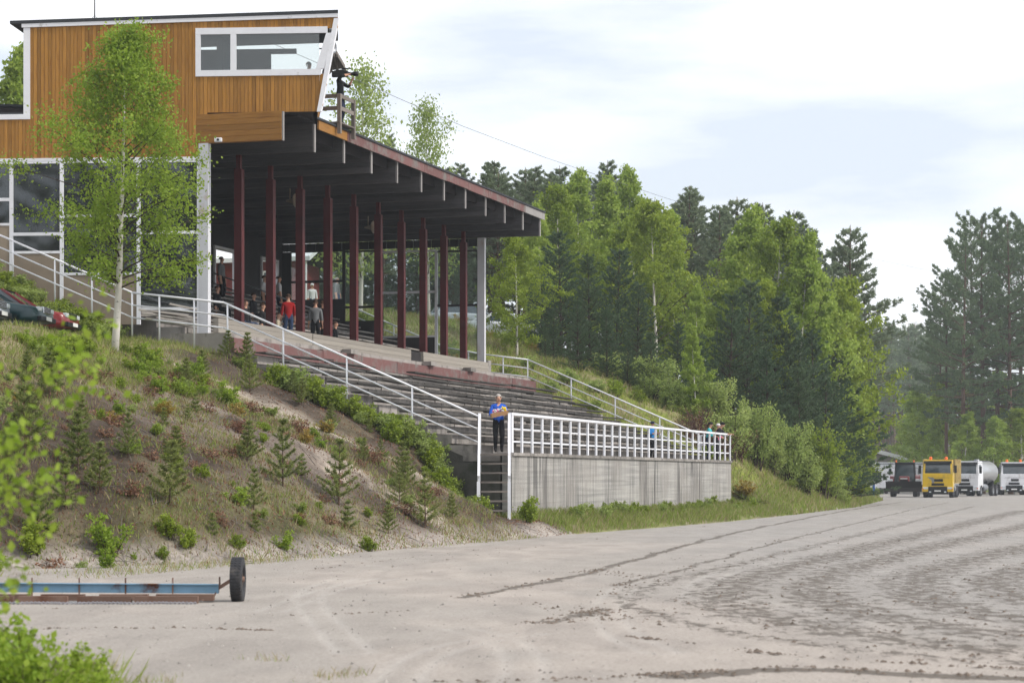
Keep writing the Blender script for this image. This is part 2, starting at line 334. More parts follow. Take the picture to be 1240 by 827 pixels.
def fbm(x, y, o=4, seed=0): return sum(vnoise(x*2**i, y*2**i, seed+i)*0.5**(i+1) for i in range(o))
def sst(a, b, x): t = np.clip((np.asarray(x, float)-a)/(b-a), 0, 1); return t*t*(3-2*t)
# ------------------------------------------------------------------ ground
EDGE_S = [-400, -60, -40, -28, -23.5, -8.4, 17.7, 33, 60, 98, 112, 128, 160, 300, 4000]
EDGE_V = [60, 9, 4, 0.9, -1.7, -2.1, -3.0, -2.6, -1.6, 1.7, 6, 24, 60, 200, 1500]
PROF_V = [-500, -2.45, -2.2, 0, 1.67, 9.12, 12.3, 17, 22, 60, 400, 3000]
PROF_Z = [-0.06, -0.06, 0.02, 1.2, 2.2, 5.2, 5.7, 8.1, 9.2, 11.0, 16, 22]
def edge_v(s): return np.interp(s, EDGE_S, EDGE_V)
def height(s, v):
    s = np.asarray(s, float); v = np.asarray(v, float)
    sh = edge_v(s)+2.4
    h = np.interp(v-sh, PROF_V, PROF_Z)
    hill = sst(0.05, 0.8, h)
    h = h+hill*((fbm(s*0.35+9, v*0.35+4, 4, 3)-0.47)*0.9+(fbm(s*1.7, v*1.7, 3, 8)-0.45)*0.28)
    h = h+(1.7*sst(34, 47, s)*sst(-2.5, 6, v-sh)-0.4*sst(12, 18, v)*sst(34, 47, s))*(1-sst(75, 112, s))
    pad = 5.68+np.clip(s+3.0, 0, 50)*0.9+0.05*np.clip(v-14, 0, 30)
    h = np.where((v > 10.5) & (s < 3) & (s > -60), np.minimum(h, pad), h)
    w = sst(-5.5, -3, s)*(1-sst(0.9, 2.6, v))*(s < 0.1)
    h = np.where(h > 0.4, h*(1-w)+0.4*w, h)
    base = (s > -1.5) & (s < 33.6) & (v < 0.08)
    h = np.where(base, np.minimum(h, 0.12+0.13*np.clip(v+2.8, 0, 3)), h)
    inside = (s > 0.1) & (s < 33.1) & (v > 0.08) & (v < 20.6)
    h = np.where(inside, -0.4, h)
    return h
def ground_z(X, Y): s, v = to_sv(X, Y); return float(height(s, v))
ss = np.concatenate([[-900, -400, -250, -150, -100, -75], np.arange(-60, -30, 1.0), np.arange(-30, -0.2, 0.3), [-0.05, 0.16], np.arange(0.9, 32.8, 0.9), [33.04, 33.2],
                     np.arange(33.5, 70, 0.5), np.arange(70, 140, 1.2), [145, 155, 170, 200, 260, 350, 500, 800, 1500, 3500]])
vv = np.concatenate([[-3500, -1500, -700, -300, -150, -80, -50, -30, -20, -14, -10, -8, -6.5, -5.5], np.arange(-4.8, -0.2, 0.3), [-0.03, 0.14], np.arange(0.4, 20.4, 0.3), [20.5, 20.75],
                     np.arange(21, 60, 1.3), [65, 80, 120, 200, 400, 900, 3000]])
S_, V_ = np.meshgrid(ss, vv, indexing='ij'); H_ = height(S_, V_)
Xg = P0.x+U.x*S_+V.x*V_; Yg = P0.y+U.y*S_+V.y*V_
verts = np.stack([Xg, Yg, H_], -1).reshape(-1, 3); ns, nv = S_.shape
ii, jj = np.meshgrid(np.arange(ns-1), np.arange(nv-1), indexing='ij'); a = (ii*nv+jj).ravel()
quads = np.stack([a, a+nv, a+nv+1, a+1], -1)
def groundmat(name, bump=0.4, fine=14.0, amt=0.30):
    m = bpy.data.materials.new(name); m.use_nodes = True; MATS[name] = m
    t = m.node_tree; b = t.nodes['Principled BSDF']; l = t.links.new; N = t.nodes.new
    b.inputs['Roughness'].default_value = 0.95; b.inputs['Specular IOR Level'].default_value = 0.1
    at = N('ShaderNodeAttribute'); at.attribute_name = 'gcol'; tc = N('ShaderNodeTexCoord')
    nz = N('ShaderNodeTexNoise'); nz.inputs['Scale'].default_value = fine; nz.inputs['Detail'].default_value = 8; nz.inputs['Roughness'].default_value = 0.7
    l(tc.outputs['Object'], nz.inputs['Vector'])
    n2 = N('ShaderNodeTexNoise'); n2.inputs['Scale'].default_value = fine/9; n2.inputs['Detail'].default_value = 6; l(tc.outputs['Object'], n2.inputs['Vector'])
    a1 = N('ShaderNodeMath'); a1.operation = 'ADD'; l(nz.outputs['Fac'], a1.inputs[0]); l(n2.outputs['Fac'], a1.inputs[1])
    a2 = N('ShaderNodeMath'); a2.operation = 'MULTIPLY_ADD'; l(a1.outputs[0], a2.inputs[0]); a2.inputs[1].default_value = amt*1.6; a2.inputs[2].default_value = 1-amt*1.6
    vm = N('ShaderNodeVectorMath'); vm.operation = 'SCALE'; l(at.outputs['Color'], vm.inputs[0]); l(a2.outputs[0], vm.inputs['Scale']); l(vm.outputs[0], b.inputs['Base Color'])
    bp = N('ShaderNodeBump'); bp.inputs['Strength'].default_value = bump; bp.inputs['Distance'].default_value = 0.05; l(nz.outputs['Fac'], bp.inputs['Height']); l(bp.outputs[0], b.inputs['Normal'])
    return m
def trackmat():
    m = bpy.data.materials.new('track_mat'); m.use_nodes = True; MATS['track_mat'] = m
    t = m.node_tree; b = t.nodes['Principled BSDF']; l = t.links.new; N = t.nodes.new
    b.inputs['Roughness'].default_value = 0.95; b.inputs['Specular IOR Level'].default_value = 0.1
    tc = N('ShaderNodeTexCoord'); at = N('ShaderNodeAttribute'); at.attribute_name = 'gcol'; sa = N('ShaderNodeAttribute'); sa.attribute_name = 'soil'
    def noise(st, sc, det=6, rough=.62):
        mp = N('ShaderNodeMapping'); mp.inputs['Scale'].default_value = st; l(tc.outputs['Object'], mp.inputs[0]); n = N('ShaderNodeTexNoise'); n.inputs['Scale'].default_value = sc; n.inputs['Detail'].default_value = det; n.inputs['Roughness'].default_value = rough; l(mp.outputs[0], n.inputs['Vector']); return n.outputs['Fac']
    def ma(op, x, y, z=None):
        q = N('ShaderNodeMath'); q.operation = op
        for i, s_ in enumerate((x, y, z)):
            if s_ is None: continue
            if isinstance(s_, (int, float)): q.inputs[i].default_value = s_
            else: l(s_, q.inputs[i])
        return q.outputs[0]
    def rng(x, a, c, lo=0., hi=1.): r = N('ShaderNodeMapRange'); r.interpolation_type = 'SMOOTHSTEP'; r.inputs[1].default_value, r.inputs[2].default_value, r.inputs[3].default_value, r.inputs[4].default_value = a, c, lo, hi; l(x, r.inputs[0]); return r.outputs[0]
    f1 = noise((5.2, 2.0, 1), 1.0, 8, .72); val = ma('ADD', f1, ma('MULTIPLY_ADD', sa.outputs['Fac'], .40, -.40)); fac = rng(val, .445, .575)
    grain = noise((1, 1, 1), 26.0, 9, .78); mid = noise((1.6, .5, 1), 1.0, 6, .6); pit = rng(noise((9, 4, 1), 1.0, 4, .6), .60, .70, 0, .7)
    br_ = ma('ADD', ma('MULTIPLY_ADD', grain, 1.7, .15), ma('MULTIPLY_ADD', mid, .5, -.25)); vm = N('ShaderNodeVectorMath'); vm.operation = 'SCALE'; l(at.outputs['Color'], vm.inputs[0]); l(br_, vm.inputs['Scale'])
    x = N('ShaderNodeMix'); x.data_type = 'RGBA'; l(ma('MAXIMUM', ma('MULTIPLY', fac, .9), ma('MULTIPLY', pit, .5)), x.inputs[0]); l(vm.outputs[0], x.inputs[6]); x.inputs[7].default_value = lin((104, 97, 90))+(1,); l(x.outputs[2], b.inputs['Base Color'])
    bp = N('ShaderNodeBump'); bp.inputs['Strength'].default_value = .5; bp.inputs['Distance'].default_value = .04; l(ma('ADD', ma('MULTIPLY', fac, .8), ma('MULTIPLY', grain, .6)), bp.inputs['Height']); l(bp.outputs[0], b.inputs['Normal'])
groundmat('ground_mat', 1.0, 7.0, 1.15); trackmat()
def lc(c): return np.array(lin(c))
def mixc(a, b, t): return a*(1-t[..., None])+b*t[..., None]
sand = lc((160, 151, 143)); dirt = lc((116, 105, 96)); humus = lc((74, 64, 56)); grass = lc((112, 118, 58)); dry = lc((132, 122, 96)); farg = lc((118, 126, 58))
n1 = fbm(S_*0.22+3, V_*0.22, 4, 21); n2 = fbm(S_*0.8, V_*0.8, 4, 5); n3 = fbm(S_*0.13, V_*0.3+7, 3, 31)
c = np.broadcast_to(sand, S_.shape+(3,)).copy()
onhill = sst(0.05, 0.5, H_)
c2 = mixc(dirt[None, None]*np.ones_like(c), humus[None, None]*np.ones_like(c), sst(0.34, 0.52, n1))
c2 = mixc(c2, dry*np.ones_like(c), sst(0.5, 0.65, n2)*0.35)
c2 = mixc(c2, grass*np.ones_like(c), sst(0.50, 0.62, n3)*0.25)
er = 1.3*np.exp(-((S_+3.9+1.3*(n1-0.45)*4)/0.9)**2)*sst(-1, 1, V_)*(1-sst(8.5, 10, V_)); er2 = np.exp(-((S_+9.5+(n2-0.45)*5+0.3*V_)/0.8)**2)*(1-sst(6, 8, V_))*0.8
c2 = mixc(c2, lc((172, 160, 148))*np.ones_like(c), np.clip(er+er2, 0, 1)*sst(0.3, 0.5, n2+0.1))
crest = sst(6.4, 9, V_+(n1-.45)*6)*(S_ < -4.8)+sst(8.5, 10, V_)*(S_ < 1)*(S_ >= -4.8)
c2 = mixc(c2, mixc(grass*np.ones_like(c), dry*np.ones_like(c), sst(0.38, 0.6, n2)), crest*sst(0.2, 0.4, n1))
padm = (S_ < -2.2)*(S_ > -70)*sst(12.6, 13.6, V_)
c2 = mixc(c2, lc((150, 138, 126))*np.ones_like(c), padm*0.9)
far = sst(32, 34, S_); c2 = mixc(c2, mixc(farg*np.ones_like(c), dry*np.ones_like(c), sst(0.42, 0.62, n2)*0.8), far)
c2 = mixc(c2, lc((150, 116, 88))*np.ones_like(c), np.exp(-((S_-50)/7)**2-((V_+0.6)/1.0)**2)*sst(0.3, 0.5, n2+.15))
c = mixc(c, c2, onhill)
wb = (S_ > -1)*(S_ < 40)*sst(-3.1, -2.6, V_)*(1-sst(0, 0.2, V_)); c = mixc(c, mixc(grass*np.ones_like(c), dry*np.ones_like(c), sst(.45, .6, n2)), wb*0.85)
c = mixc(c, lc((104, 116, 60))*np.ones_like(c), (S_ > 130)*sst(-4, 4, V_-edge_v(S_)))
c = mixc(c, lc((96, 110, 56))*np.ones_like(c), sst(190, 230, np.hypot(Xg, Yg)))
me = rawmesh('ground', verts, quads, 'ground_mat', smooth=True)
ca = me.attributes.new('gcol', 'FLOAT_COLOR', 'POINT'); ca.data.foreach_set('color', np.concatenate([c.reshape(-1, 3), np.ones((ns*nv, 1))], 1).astype(np.float32).ravel())
g = bpy.data.objects.new('ground', me); COL.objects.link(g); tag(g, kind='structure')
# ------------------------------------------------------------------ track: harrowed sand with tyre ruts
def gpl(pts): return np.array([px_ground(*p)[:2] for p in pts])
BANDS = [  # polyline on the ground (from photo pixels), half width m, darkness, cleat break-up
    (gpl([(560, 724), (600, 718), (660, 706), (740, 688), (800, 668), (870, 650), (960, 630), (1060, 612), (1100, 607)]), 0.22, 1.0, 0.5),
    (gpl([(655, 757), (700, 748), (738, 738)]), 0.34, 0.9, 0.6), (gpl([(640, 730), (700, 742), (740, 752)]), 0.3, 0.4, 0.6),
    (gpl([(700, 694), (735, 690), (770, 702), (750, 720)]), 0.35, 0.6, 0.8),
    (gpl([(740, 709), (830, 690), (920, 662), (1010, 640), (1100, 618), (1150, 608)]), 0.2, 0.9, 0.5),
    (gpl([(1300, 811), (1000, 784), (840, 760), (765, 735), (762, 716), (850, 694), (960, 668), (1080, 638), (1180, 613)]), 0.55, 0.9, 0.9),
    (gpl([(1300, 796), (1060, 772), (930, 750), (868, 726), (890, 703), (1000, 677), (1120, 646), (1240, 618)]), 1.3, 1.0, 1.0),
    (gpl([(1300, 776), (1100, 756), (1000, 732), (975, 708), (1050, 682), (1160, 655), (1280, 628)]), 1.3, 1.0, 1.0),
    (gpl([(1300, 758), (1150, 738), (1095, 715), (1125, 690), (1240, 663), (1330, 645)]), 1.4, 1.0, 1.0),
    (gpl([(1300, 738), (1210, 720), (1200, 700), (1280, 680), (1360, 665)]), 1.3, 1.0, 1.0),
    (gpl([(900, 790), (1040, 799), (1140, 806), (1300, 815)]), 0.06, 0.8, 0.3), (gpl([(760, 771), (900, 788)]), 0.05, 0.5, 0.6),
    (gpl([(820, 819), (920, 812), (1020, 812), (1120, 818), (1300, 824)]), 0.34, 1.2, 0.35), (gpl([(540, 826), (700, 823), (830, 817)]), 0.18, 0.6, 0.5),
    (gpl([(60, 762), (200, 760), (330, 764)]), 0.12, 0.45, 0.6), (gpl([(40, 735), (160, 742), (320, 748), (500, 740)]), 0.2, 0.25, 0.8),
    (gpl([(350, 700), (450, 690), (560, 676), (700, 655), (860, 637)]), 0.12, 0.35, 0.6), (gpl([(380, 690), (520, 672), (640, 660)]), 0.1, 0.3, 0.6)]
PALE = [gpl([(470, 840), (500, 800), (560, 778), (640, 768)]), gpl([(625, 840), (640, 800), (612, 775), (560, 762)]), gpl([(430, 790), (360, 720), (420, 700)]), gpl([(330, 740), (400, 712), (470, 700)]),
        gpl([(800, 790), (740, 765), (735, 720), (800, 700)]), gpl([(840, 730), (850, 700), (950, 675)])]
def dist_pl(X, Y, pl):
    d = np.full(X.shape, 1e9)
    for i in range(len(pl)-1):
        ax, ay = pl[i]; bx, by = pl[i+1]; dx, dy = bx-ax, by-ay; t = np.clip(((X-ax)*dx+(Y-ay)*dy)/(dx*dx+dy*dy), 0, 1)
        d = np.minimum(d, np.hypot(X-ax-t*dx, Y-ay-t*dy))
    return d
def smooth_pl(p, it=2):
    for _ in range(it):
        q = [p[0]]
        for i in range(len(p)-1): q += [p[i]*.75+p[i+1]*.25, p[i]*.25+p[i+1]*.75]
        p = np.array(q+[p[-1]])
    return p
def soil(X, Y):
    tot = np.zeros(X.shape); wx = X+0.25*(fbm(X*0.9, Y*0.5, 3, 41)-0.45); wy = Y+0.8*(fbm(X*0.7+5, Y*0.4, 3, 43)-0.45)
    dash = sst(0.37, 0.50, fbm(X*1.5, Y*1.0, 4, 50)); fineb = sst(0.3, 0.6, fbm(X*3.5, Y*2.0, 3, 52))
    for pl, w, st, br in BANDS:
        d = dist_pl(wx, wy, smooth_pl(pl)); k = np.exp(-(d/w)**2*1.2)
        tot = np.maximum(tot, st*k*((1-br)*(0.45+0.55*fineb)+br*dash*(0.5+0.5*fineb)))
    return np.clip(tot, 0, 1)
def bandmask(X, Y):
    tot = np.zeros(X.shape); wx = X+0.25*(fbm(X*0.9, Y*0.5, 3, 41)-0.45); wy = Y+0.8*(fbm(X*0.7+5, Y*0.4, 3, 43)-0.45)
    for pl, w, st, br in BANDS: d = dist_pl(wx, wy, smooth_pl(pl)); tot = np.maximum(tot, st*np.exp(-(d/w)**2*1.2)*(1.45-.38*br))
    return tot
Dr = np.exp(np.linspace(math.log(9), math.log(260), 460)); kk = np.concatenate([np.linspace(-.75, -.27, 50), np.linspace(-.265, .265, 400), np.linspace(.275, 1.1, 80)])
DD, KK = np.meshgrid(Dr, kk, indexing='ij'); TX = DD*KK; TY = DD
so_ = soil(TX, TY); pal = np.zeros(TX.shape)
for pl in PALE: d = dist_pl(TX, TY, smooth_pl(pl)); pal = np.maximum(pal, np.exp(-((d-0.16)/0.07)**2)*(0.4+0.6*fbm(TX*2, TY*1.2, 3, 61)))
sT, vT = to_sv(TX, TY)
und = (fbm(TX*0.25, TY*0.16, 3, 71)-0.45)*0.02
TZ = 0.004+und+0.012*so_*(fbm(TX*5, TY*4, 2, 73)+0.15)-0.012*pal
nb = fbm(TX*0.45, TY*0.22, 4, 77); nc = fbm(TX*1.6, TY*0.5, 4, 79)
t0 = lc((157, 150, 143)); t1 = lc((166, 157, 149)); t2 = lc((142, 135, 129)); td = lc((88, 81, 76))
cT = mixc(mixc(t0*np.ones(TX.shape+(3,)), t1*np.ones(TX.shape+(3,)), sst(0.42, 0.6, nb)), t2*np.ones(TX.shape+(3,)), sst(0.48, 0.62, nc)*0.4)
cT = mixc(cT, lc((186, 180, 174))*np.ones_like(cT), np.clip(pal, 0, 1)*0.4); gy_ = sst(0, 7, TX)*sst(20, 26, TY); cT = mixc(cT, lc((150, 147, 144))*np.ones_like(cT), gy_*.6)
gr = sst(0.5, 0.62, fbm(TX*1.1+3, TY*0.9, 4, 83))*(1-sst(19, 23, TY))*(1-sst(-1.6, -0.4, TX)); pass
nr, nk = DD.shape; ii, jj = np.meshgrid(np.arange(nr-1), np.arange(nk-1), indexing='ij'); a = (ii*nk+jj).ravel()
keep = (vT < edge_v(sT)+1.0)[:-1, :-1].ravel()
me = rawmesh('track', np.stack([TX, TY, TZ], -1), np.stack([a, a+1, a+nk+1, a+nk], -1)[keep], 'track_mat', smooth=True)
ca = me.attributes.new('gcol', 'FLOAT_COLOR', 'POINT'); ca.data.foreach_set('color', np.concatenate([cT.reshape(-1, 3), np.ones((nr*nk, 1))], 1).astype(np.float32).ravel())
sa_ = me.attributes.new('soil', 'FLOAT', 'POINT'); sa_.data.foreach_set('value', bandmask(TX, TY).astype(np.float32).ravel())
o = bpy.data.objects.new('track', me); COL.objects.link(o); tag(o, kind='structure')
# clods thrown up along the ruts
cand = []
for pl, w, st, br in BANDS:
    pl = smooth_pl(pl); n = 1500; i = NR.integers(0, len(pl)-1, n); t = NR.random((n, 1)); cand.append(pl[i]*(1-t)+pl[i+1]*t+NR.normal(0, w*0.8, (n, 2)))
cand = np.concatenate(cand); cand = cand[(cand[:, 1] < 75) & (cand[:, 1] > 14)]; so1 = soil(cand[:, 0], cand[:, 1]); ok = NR.random(len(cand)) < so1*1.1; cand, so1 = cand[ok][::3], so1[ok][::3]
cl = MB()
for p, sv1 in zip(cand, so1):
    r = random.choice([0.006, 0.009, 0.013, 0.02])*(0.7+random.random()*0.6); z = 0.03*sv1
    a = random.random()*6; ex, ey = r*1.5*math.cos(a), r*1.5*math.sin(a); q = [(p[0]+ex, p[1]+ey, z-r*.2), (p[0]-ey, p[1]+ex, z), (p[0]-ex*.8, p[1]-ey*.8, z), (p[0]+ey*1.1, p[1]-ex*1.1, z), (p[0]+random.uniform(-r, r)*.4, p[1], z+r*random.uniform(.6, 1.1))]
    cl.add(q, [(0, 1, 4), (1, 2, 4), (2, 3, 4), (3, 0, 4)])
pb = MB()
for _ in range(2600):
    D_ = random.uniform(14, 48); k_ = random.uniform(-.24, .24); x_ = k_*D_; sv_ = to_sv(x_, D_)
    if sv_[1] > edge_v(sv_[0])-.1: continue
    r = random.choice([.006, .008, .011, .016])*random.uniform(.7, 1.3); a = random.random()*6; ex, ey = r*math.cos(a)*1.4, r*math.sin(a)*1.4
    pb.add([(x_+ex, D_+ey, 0), (x_-ey, D_+ex, 0), (x_-ex, D_-ey, 0), (x_+ey, D_-ex, 0), (x_, D_, r*1.3)], [(0, 1, 4), (1, 2, 4), (2, 3, 4), (3, 0, 4)])
pb.build('pebbles', 'pebble', label='small pebbles strewn over the sandy track', cat='pebbles', kind='stuff')
cl.build('soil_clods', 'clod', label='dark soil clods scattered along the ruts in the sandy track', cat='soil', kind='stuff')
# ------------------------------------------------------------------ foliage makers (numpy): return (woody MB, leaf centres -> mesh)
def leaf_mesh(name, C, size, mats, flat=0.0, length=1.5, rng=NR, droop=0.0, axis=None, mi=None):
    """diamond leaves at centres C; axis: preferred long direction per leaf"""
    C = np.asarray(C, float); n = len(C)
    d = rng.normal(size=(n, 3))
    if axis is not None: d = axis*1.6+d*0.55
    d[:, 2] -= droop; d /= np.linalg.norm(d, axis=1)[:, None]+1e-9
    e = rng.normal(size=(n, 3)); e[:, 2] *= (1-flat); e -= d*(e*d).sum(1)[:, None]; e /= np.linalg.norm(e, axis=1)[:, None]+1e-9
    s = np.asarray(size)*(0.65+0.7*rng.random(n)); s = s[:, None]
    q = np.stack([C-d*s*length/2, C+e*s/2, C+d*s*length/2, C-e*s/2], 1).reshape(-1, 3)
    f = np.arange(4*n).reshape(n, 4)
    return rawmesh(name, q, f, mats, rnd=rng.random(n), mi=mi)
def limb(p, d, ln, n=5, bend=0.0, grav=0.0, rng=random):
    pts = [Vector(p)]; d = Vector(d).normalized()
    for i in range(n):
        d = (d+Vector((rng.uniform(-1, 1), rng.uniform(-1, 1), rng.uniform(-1, 1)))*bend+Vector((0, 0, grav))).normalized(); pts.append(pts[-1]+d*ln/n)
    return pts
def along(pts, t):
    k = t*(len(pts)-1); i = min(int(k), len(pts)-2); return pts[i].lerp(pts[i+1], k-i)
def tree_birch(seed, h, w, base=0.12, nbr=42, nleaf=9000, leaf=0.13, lm='leaf_birch', bark='bark_birch', r0=None, spread=0.30, droop=0.4, shape=0.85, lean=0.03, leanx=0.0, gapb=0.0):
    rg = random.Random(seed); rn = np.random.default_rng(seed); mb = MB(); r0 = r0 or h*0.0115
    tr = limb((0, 0, -0.3), (rg.uniform(-lean, lean)+leanx, rg.uniform(-lean, lean), 1), h+0.2, 9, 0.03, 0.02, rg)
    mb.tube(tr, [r0*(1-0.93*i/9) for i in range(10)], 8)
    C, A = [], []
    for i in range(nbr):
        t = base+(0.985-base)*((i+rg.random())/nbr); az = i*2.4+rg.uniform(-.5, .5); tt = (t-base)/(1-base)
        prof = (min(1, tt/0.28)**0.7)*(max(0, 1-tt)**shape)*1.35 if tt > 0.28 else (0.55+0.45*tt/0.28)*(1-0.28)**shape*1.35
        if gapb and rg.random() < gapb: continue
        ln = w*prof*rg.uniform(0.6, 1.2)+0.25
        if rg.random() < 0.12: ln *= 1.25
        el = 0.55+0.5*tt; p = along(tr, t)
        b = limb(p, (math.cos(az), math.sin(az), el), ln*1.15, 5, 0.12, -0.02, rg); rr = r0*(1-t)*0.36+0.005
        mb.tube(b, [rr*(1-0.85*k/5) for k in range(6)], 4, 1, cap=False)
        for j in range(4):
            tb = rg.uniform(0.3, 0.95); d = Vector((math.cos(az+rg.uniform(-1.2, 1.2)), math.sin(az+rg.uniform(-1.2, 1.2)), rg.uniform(-.1, .7)))
            sb = limb(along(b, tb), d, ln*rg.uniform(.25, .5), 4, 0.2, -droop*0.25, rg); mb.tube(sb, [rr*.4, rr*.32, rr*.22, rr*.14, rr*.08], 3, 1, cap=False)
            for k in range(7): C.append(along(sb, rg.uniform(0.15, 1)))
        for k in range(8): C.append(along(b, rg.uniform(0.3, 1)))
    C = np.array([tuple(q) for q in C]); pick = rn.integers(0, len(C), nleaf); P = C[pick]+rn.normal(0, 1, (nleaf, 3))*np.array([w*spread*0.42, w*spread*0.42, w*spread*0.40])
    P[:, 2] = np.maximum(P[:, 2], h*base*0.55)
    return mb, leaf_mesh('crown', P, leaf, lm, droop=droop, rng=rn)
def tree_pine(seed, h, w, base=0.45, whorls=15, per=6, lm='needle_pine', tuft=0.34, ntuft=11, bark='bark_pine', shape='old', r0=None, dens=1.0, gap=0.1, topexp=0.85):
    rg = random.Random(seed); rn = np.random.default_rng(seed); mb = MB(); r0 = r0 or h*0.012
    tr = limb((0, 0, -0.3), (rg.uniform(-.02, .02), rg.uniform(-.02, .02), 1), h+0.1, 9, 0.018, 0.02, rg)
    mb.tube(tr, [r0*(1-0.92*(i/9)**1.2) for i in range(10)], 7)
    C, A = [], []
    for i in range(whorls):
        t0 = base+(0.99-base)*(i+0.3*rg.random())/whorls; tt = (t0-base)/(1-base)
        if shape == 'old': prof = (0.5+0.5*math.sin(min(1, tt/0.4)*PI/2))*max(0.04, (1-tt))**topexp*1.15
        else: prof = max(0.05, (1-tt))**0.6
        for j in range(per):
            if rg.random() < gap: continue
            t = min(0.99, t0+rg.uniform(-.4, .4)*(1-base)/whorls); az = j*2*PI/per+i*0.9+rg.uniform(-.35, .35)
            ln = w*prof*rg.uniform(0.6, 1.15)*(1 if shape == 'old' else 1+.28*math.sin(az*2+i*.55))+0.12; el = (-0.12+0.75*tt) if shape == 'old' else (0.12+0.6*tt)
            b = limb(along(tr, t), (math.cos(az), math.sin(az), el), ln, 5, 0.07, 0.055, rg); rr = r0*(1-t)*0.40+0.008
            mb.tube(b, [rr*(1-0.85*k/5) for k in range(6)], 4, cap=False)
            for k in range(max(2, int(ntuft*dens*(ln/w+0.25)))):
                tb = 1-(rg.random()**1.3)*0.78; p = along(b, tb); side = Vector((-math.sin(az), math.cos(az), 0))
                q = p+side*rg.uniform(-1, 1)*ln*0.30*(1.15-tb)+Vector((0, 0, rg.uniform(-.02, .16)*ln*0.5)); C.append(tuple(q))
                o = (q-along(tr, t)); o.z = abs(o.z)*0.3+ln*0.35; A.append(tuple(o.normalized()))
    C = np.array(C); A = np.array(A); k = 12
    P = np.repeat(C, k, 0); AX = np.repeat(A, k, 0)+rn.normal(0, 0.55, (len(C)*k, 3)); AX /= np.linalg.norm(AX, axis=1)[:, None]
    sz = np.full(len(P), tuft*0.20); P = P+AX*tuft*0.45*rn.random((len(P), 1))*1.4
    return mb, leaf_mesh('crown', P, sz, lm, length=4.6, rng=rn, axis=AX)
def bush(seed, h, w, nst=9, nleaf=1400, leaf=0.06, lm='leaf_willow', wood='bark_dark', upright=1.2, spread=0.16, droop=0.1, mi=None, thin=1.0):
    rg = random.Random(seed); rn = np.random.default_rng(seed); mb = MB(); C = []
    for i in range(nst):
        az = i*2.4+rg.uniform(-.5, .5); p = Vector((rg.uniform(-.2, .2)*w, rg.uniform(-.2, .2)*w, -0.15))
        st = limb(p, (math.cos(az)*rg.uniform(.1, .9)*w/h*1.2, math.sin(az)*rg.uniform(.1, .9)*w/h*1.2, upright), h*rg.uniform(.6, 1.15), 5, 0.12, 0.03, rg); r = 0.012*h*thin+.003
        mb.tube(st, [r*(1-.8*k/5) for k in range(6)], 4, cap=False)
        for j in range(5):
            sb = limb(along(st, rg.uniform(.25, .9)), (rg.uniform(-1, 1), rg.uniform(-1, 1), rg.uniform(.1, 1)), h*rg.uniform(.15, .4), 3, 0.2, 0, rg); mb.tube(sb, [r*.4, r*.3, r*.2, r*.1], 3, cap=False)
            for k in range(5): C.append(tuple(along(sb, rg.uniform(.2, 1))))
        for k in range(4): C.append(tuple(along(st, rg.uniform(.4, 1))))
    C = np.array(C); P = C[rn.integers(0, len(C), nleaf)]+rn.normal(0, spread*0.5*w, (nleaf, 3)); P[:, 2] = np.maximum(P[:, 2], 0.02)
    return mb, leaf_mesh('foliage', P, leaf, lm, rng=rn, droop=droop)
def sapling(seed, h, lm='needle_young', bush_=1.0):
    """young pine: a leader, whorls of bottle-brush shoots"""
    rg = random.Random(seed); rn = np.random.default_rng(seed); mb = MB(); C, A = [], []
    tr = limb((0, 0, -0.2), (rg.uniform(-.05, .05), rg.uniform(-.05, .05), 1), h+.2, 6, 0.03, 0.02, rg); mb.tube(tr, [0.014*h*(1-.85*i/6) for i in range(7)], 5, cap=False)
    def shoot(p, d, ln):
        b = limb(p, d, ln, 3, 0.06, 0.10, rg); mb.tube(b, [0.007*h*.6, 0.006*h*.5, .004*h*.5, .002*h], 3, cap=False)
        for k in range(int(5+ln*44)):
            t = rg.uniform(.15, 1); q = along(b, t); C.append(tuple(q)); o = Vector((rg.gauss(0, 1), rg.gauss(0, 1), rg.gauss(.2, 1))).normalized()*0.9+(b[-1]-b[0]).normalized()*.9; A.append(tuple(o))
    n = 5 if h < 1.3 else 7
    for i in range(n):
        t = 0.22+0.72*i/(n-1); k = rg.randint(4, 6)
        for j in range(k): az = j*2*PI/k+i+rg.uniform(-.3, .3); shoot(along(tr, t), (math.cos(az), math.sin(az), 0.35+0.6*t), h*0.36*(1.12-t)*rg.uniform(.7, 1.2)*bush_)
    shoot(along(tr, .9), (0, 0, 1), h*.13)
    C = np.array(C); A = np.array(A); A /= np.linalg.norm(A, axis=1)[:, None]; P = np.repeat(C, 4, 0); AX = np.repeat(A, 4, 0)+rn.normal(0, .5, (len(C)*4, 3)); AX /= np.linalg.norm(AX, axis=1)[:, None]
    return mb, leaf_mesh('foliage', P+AX*0.035, np.full(len(P), 0.018), lm, length=7.0, rng=rn, axis=AX)
class Kind:
    def __init__(s, name, made, bark, parts=('trunk', 'crown')):
        mb, me = made; s.name, s.parts, s.leaf, s.n = name, parts, me, 0
        w = mb.build(parts[0], bark if isinstance(bark, list) else [bark]); s.wood = w.data; bpy.data.objects.remove(w)
    def put(s, loc, h=1.0, rz=0, wx=1.0, label=None, cat=None, group=None, name=None, leaf=None):
        M = Matrix.Translation(loc) @ Matrix.Rotation(rz, 4, 'Z') @ Matrix.Diagonal((h*wx, h*wx, h, 1))
        r = root(name or s.name, M, label, cat, group)
        for nm, me in ((s.parts[0], s.wood), (s.parts[1], s.leaf)):
            o = bpy.data.objects.new(nm, me); COL.objects.link(o); o.parent = r
        return r
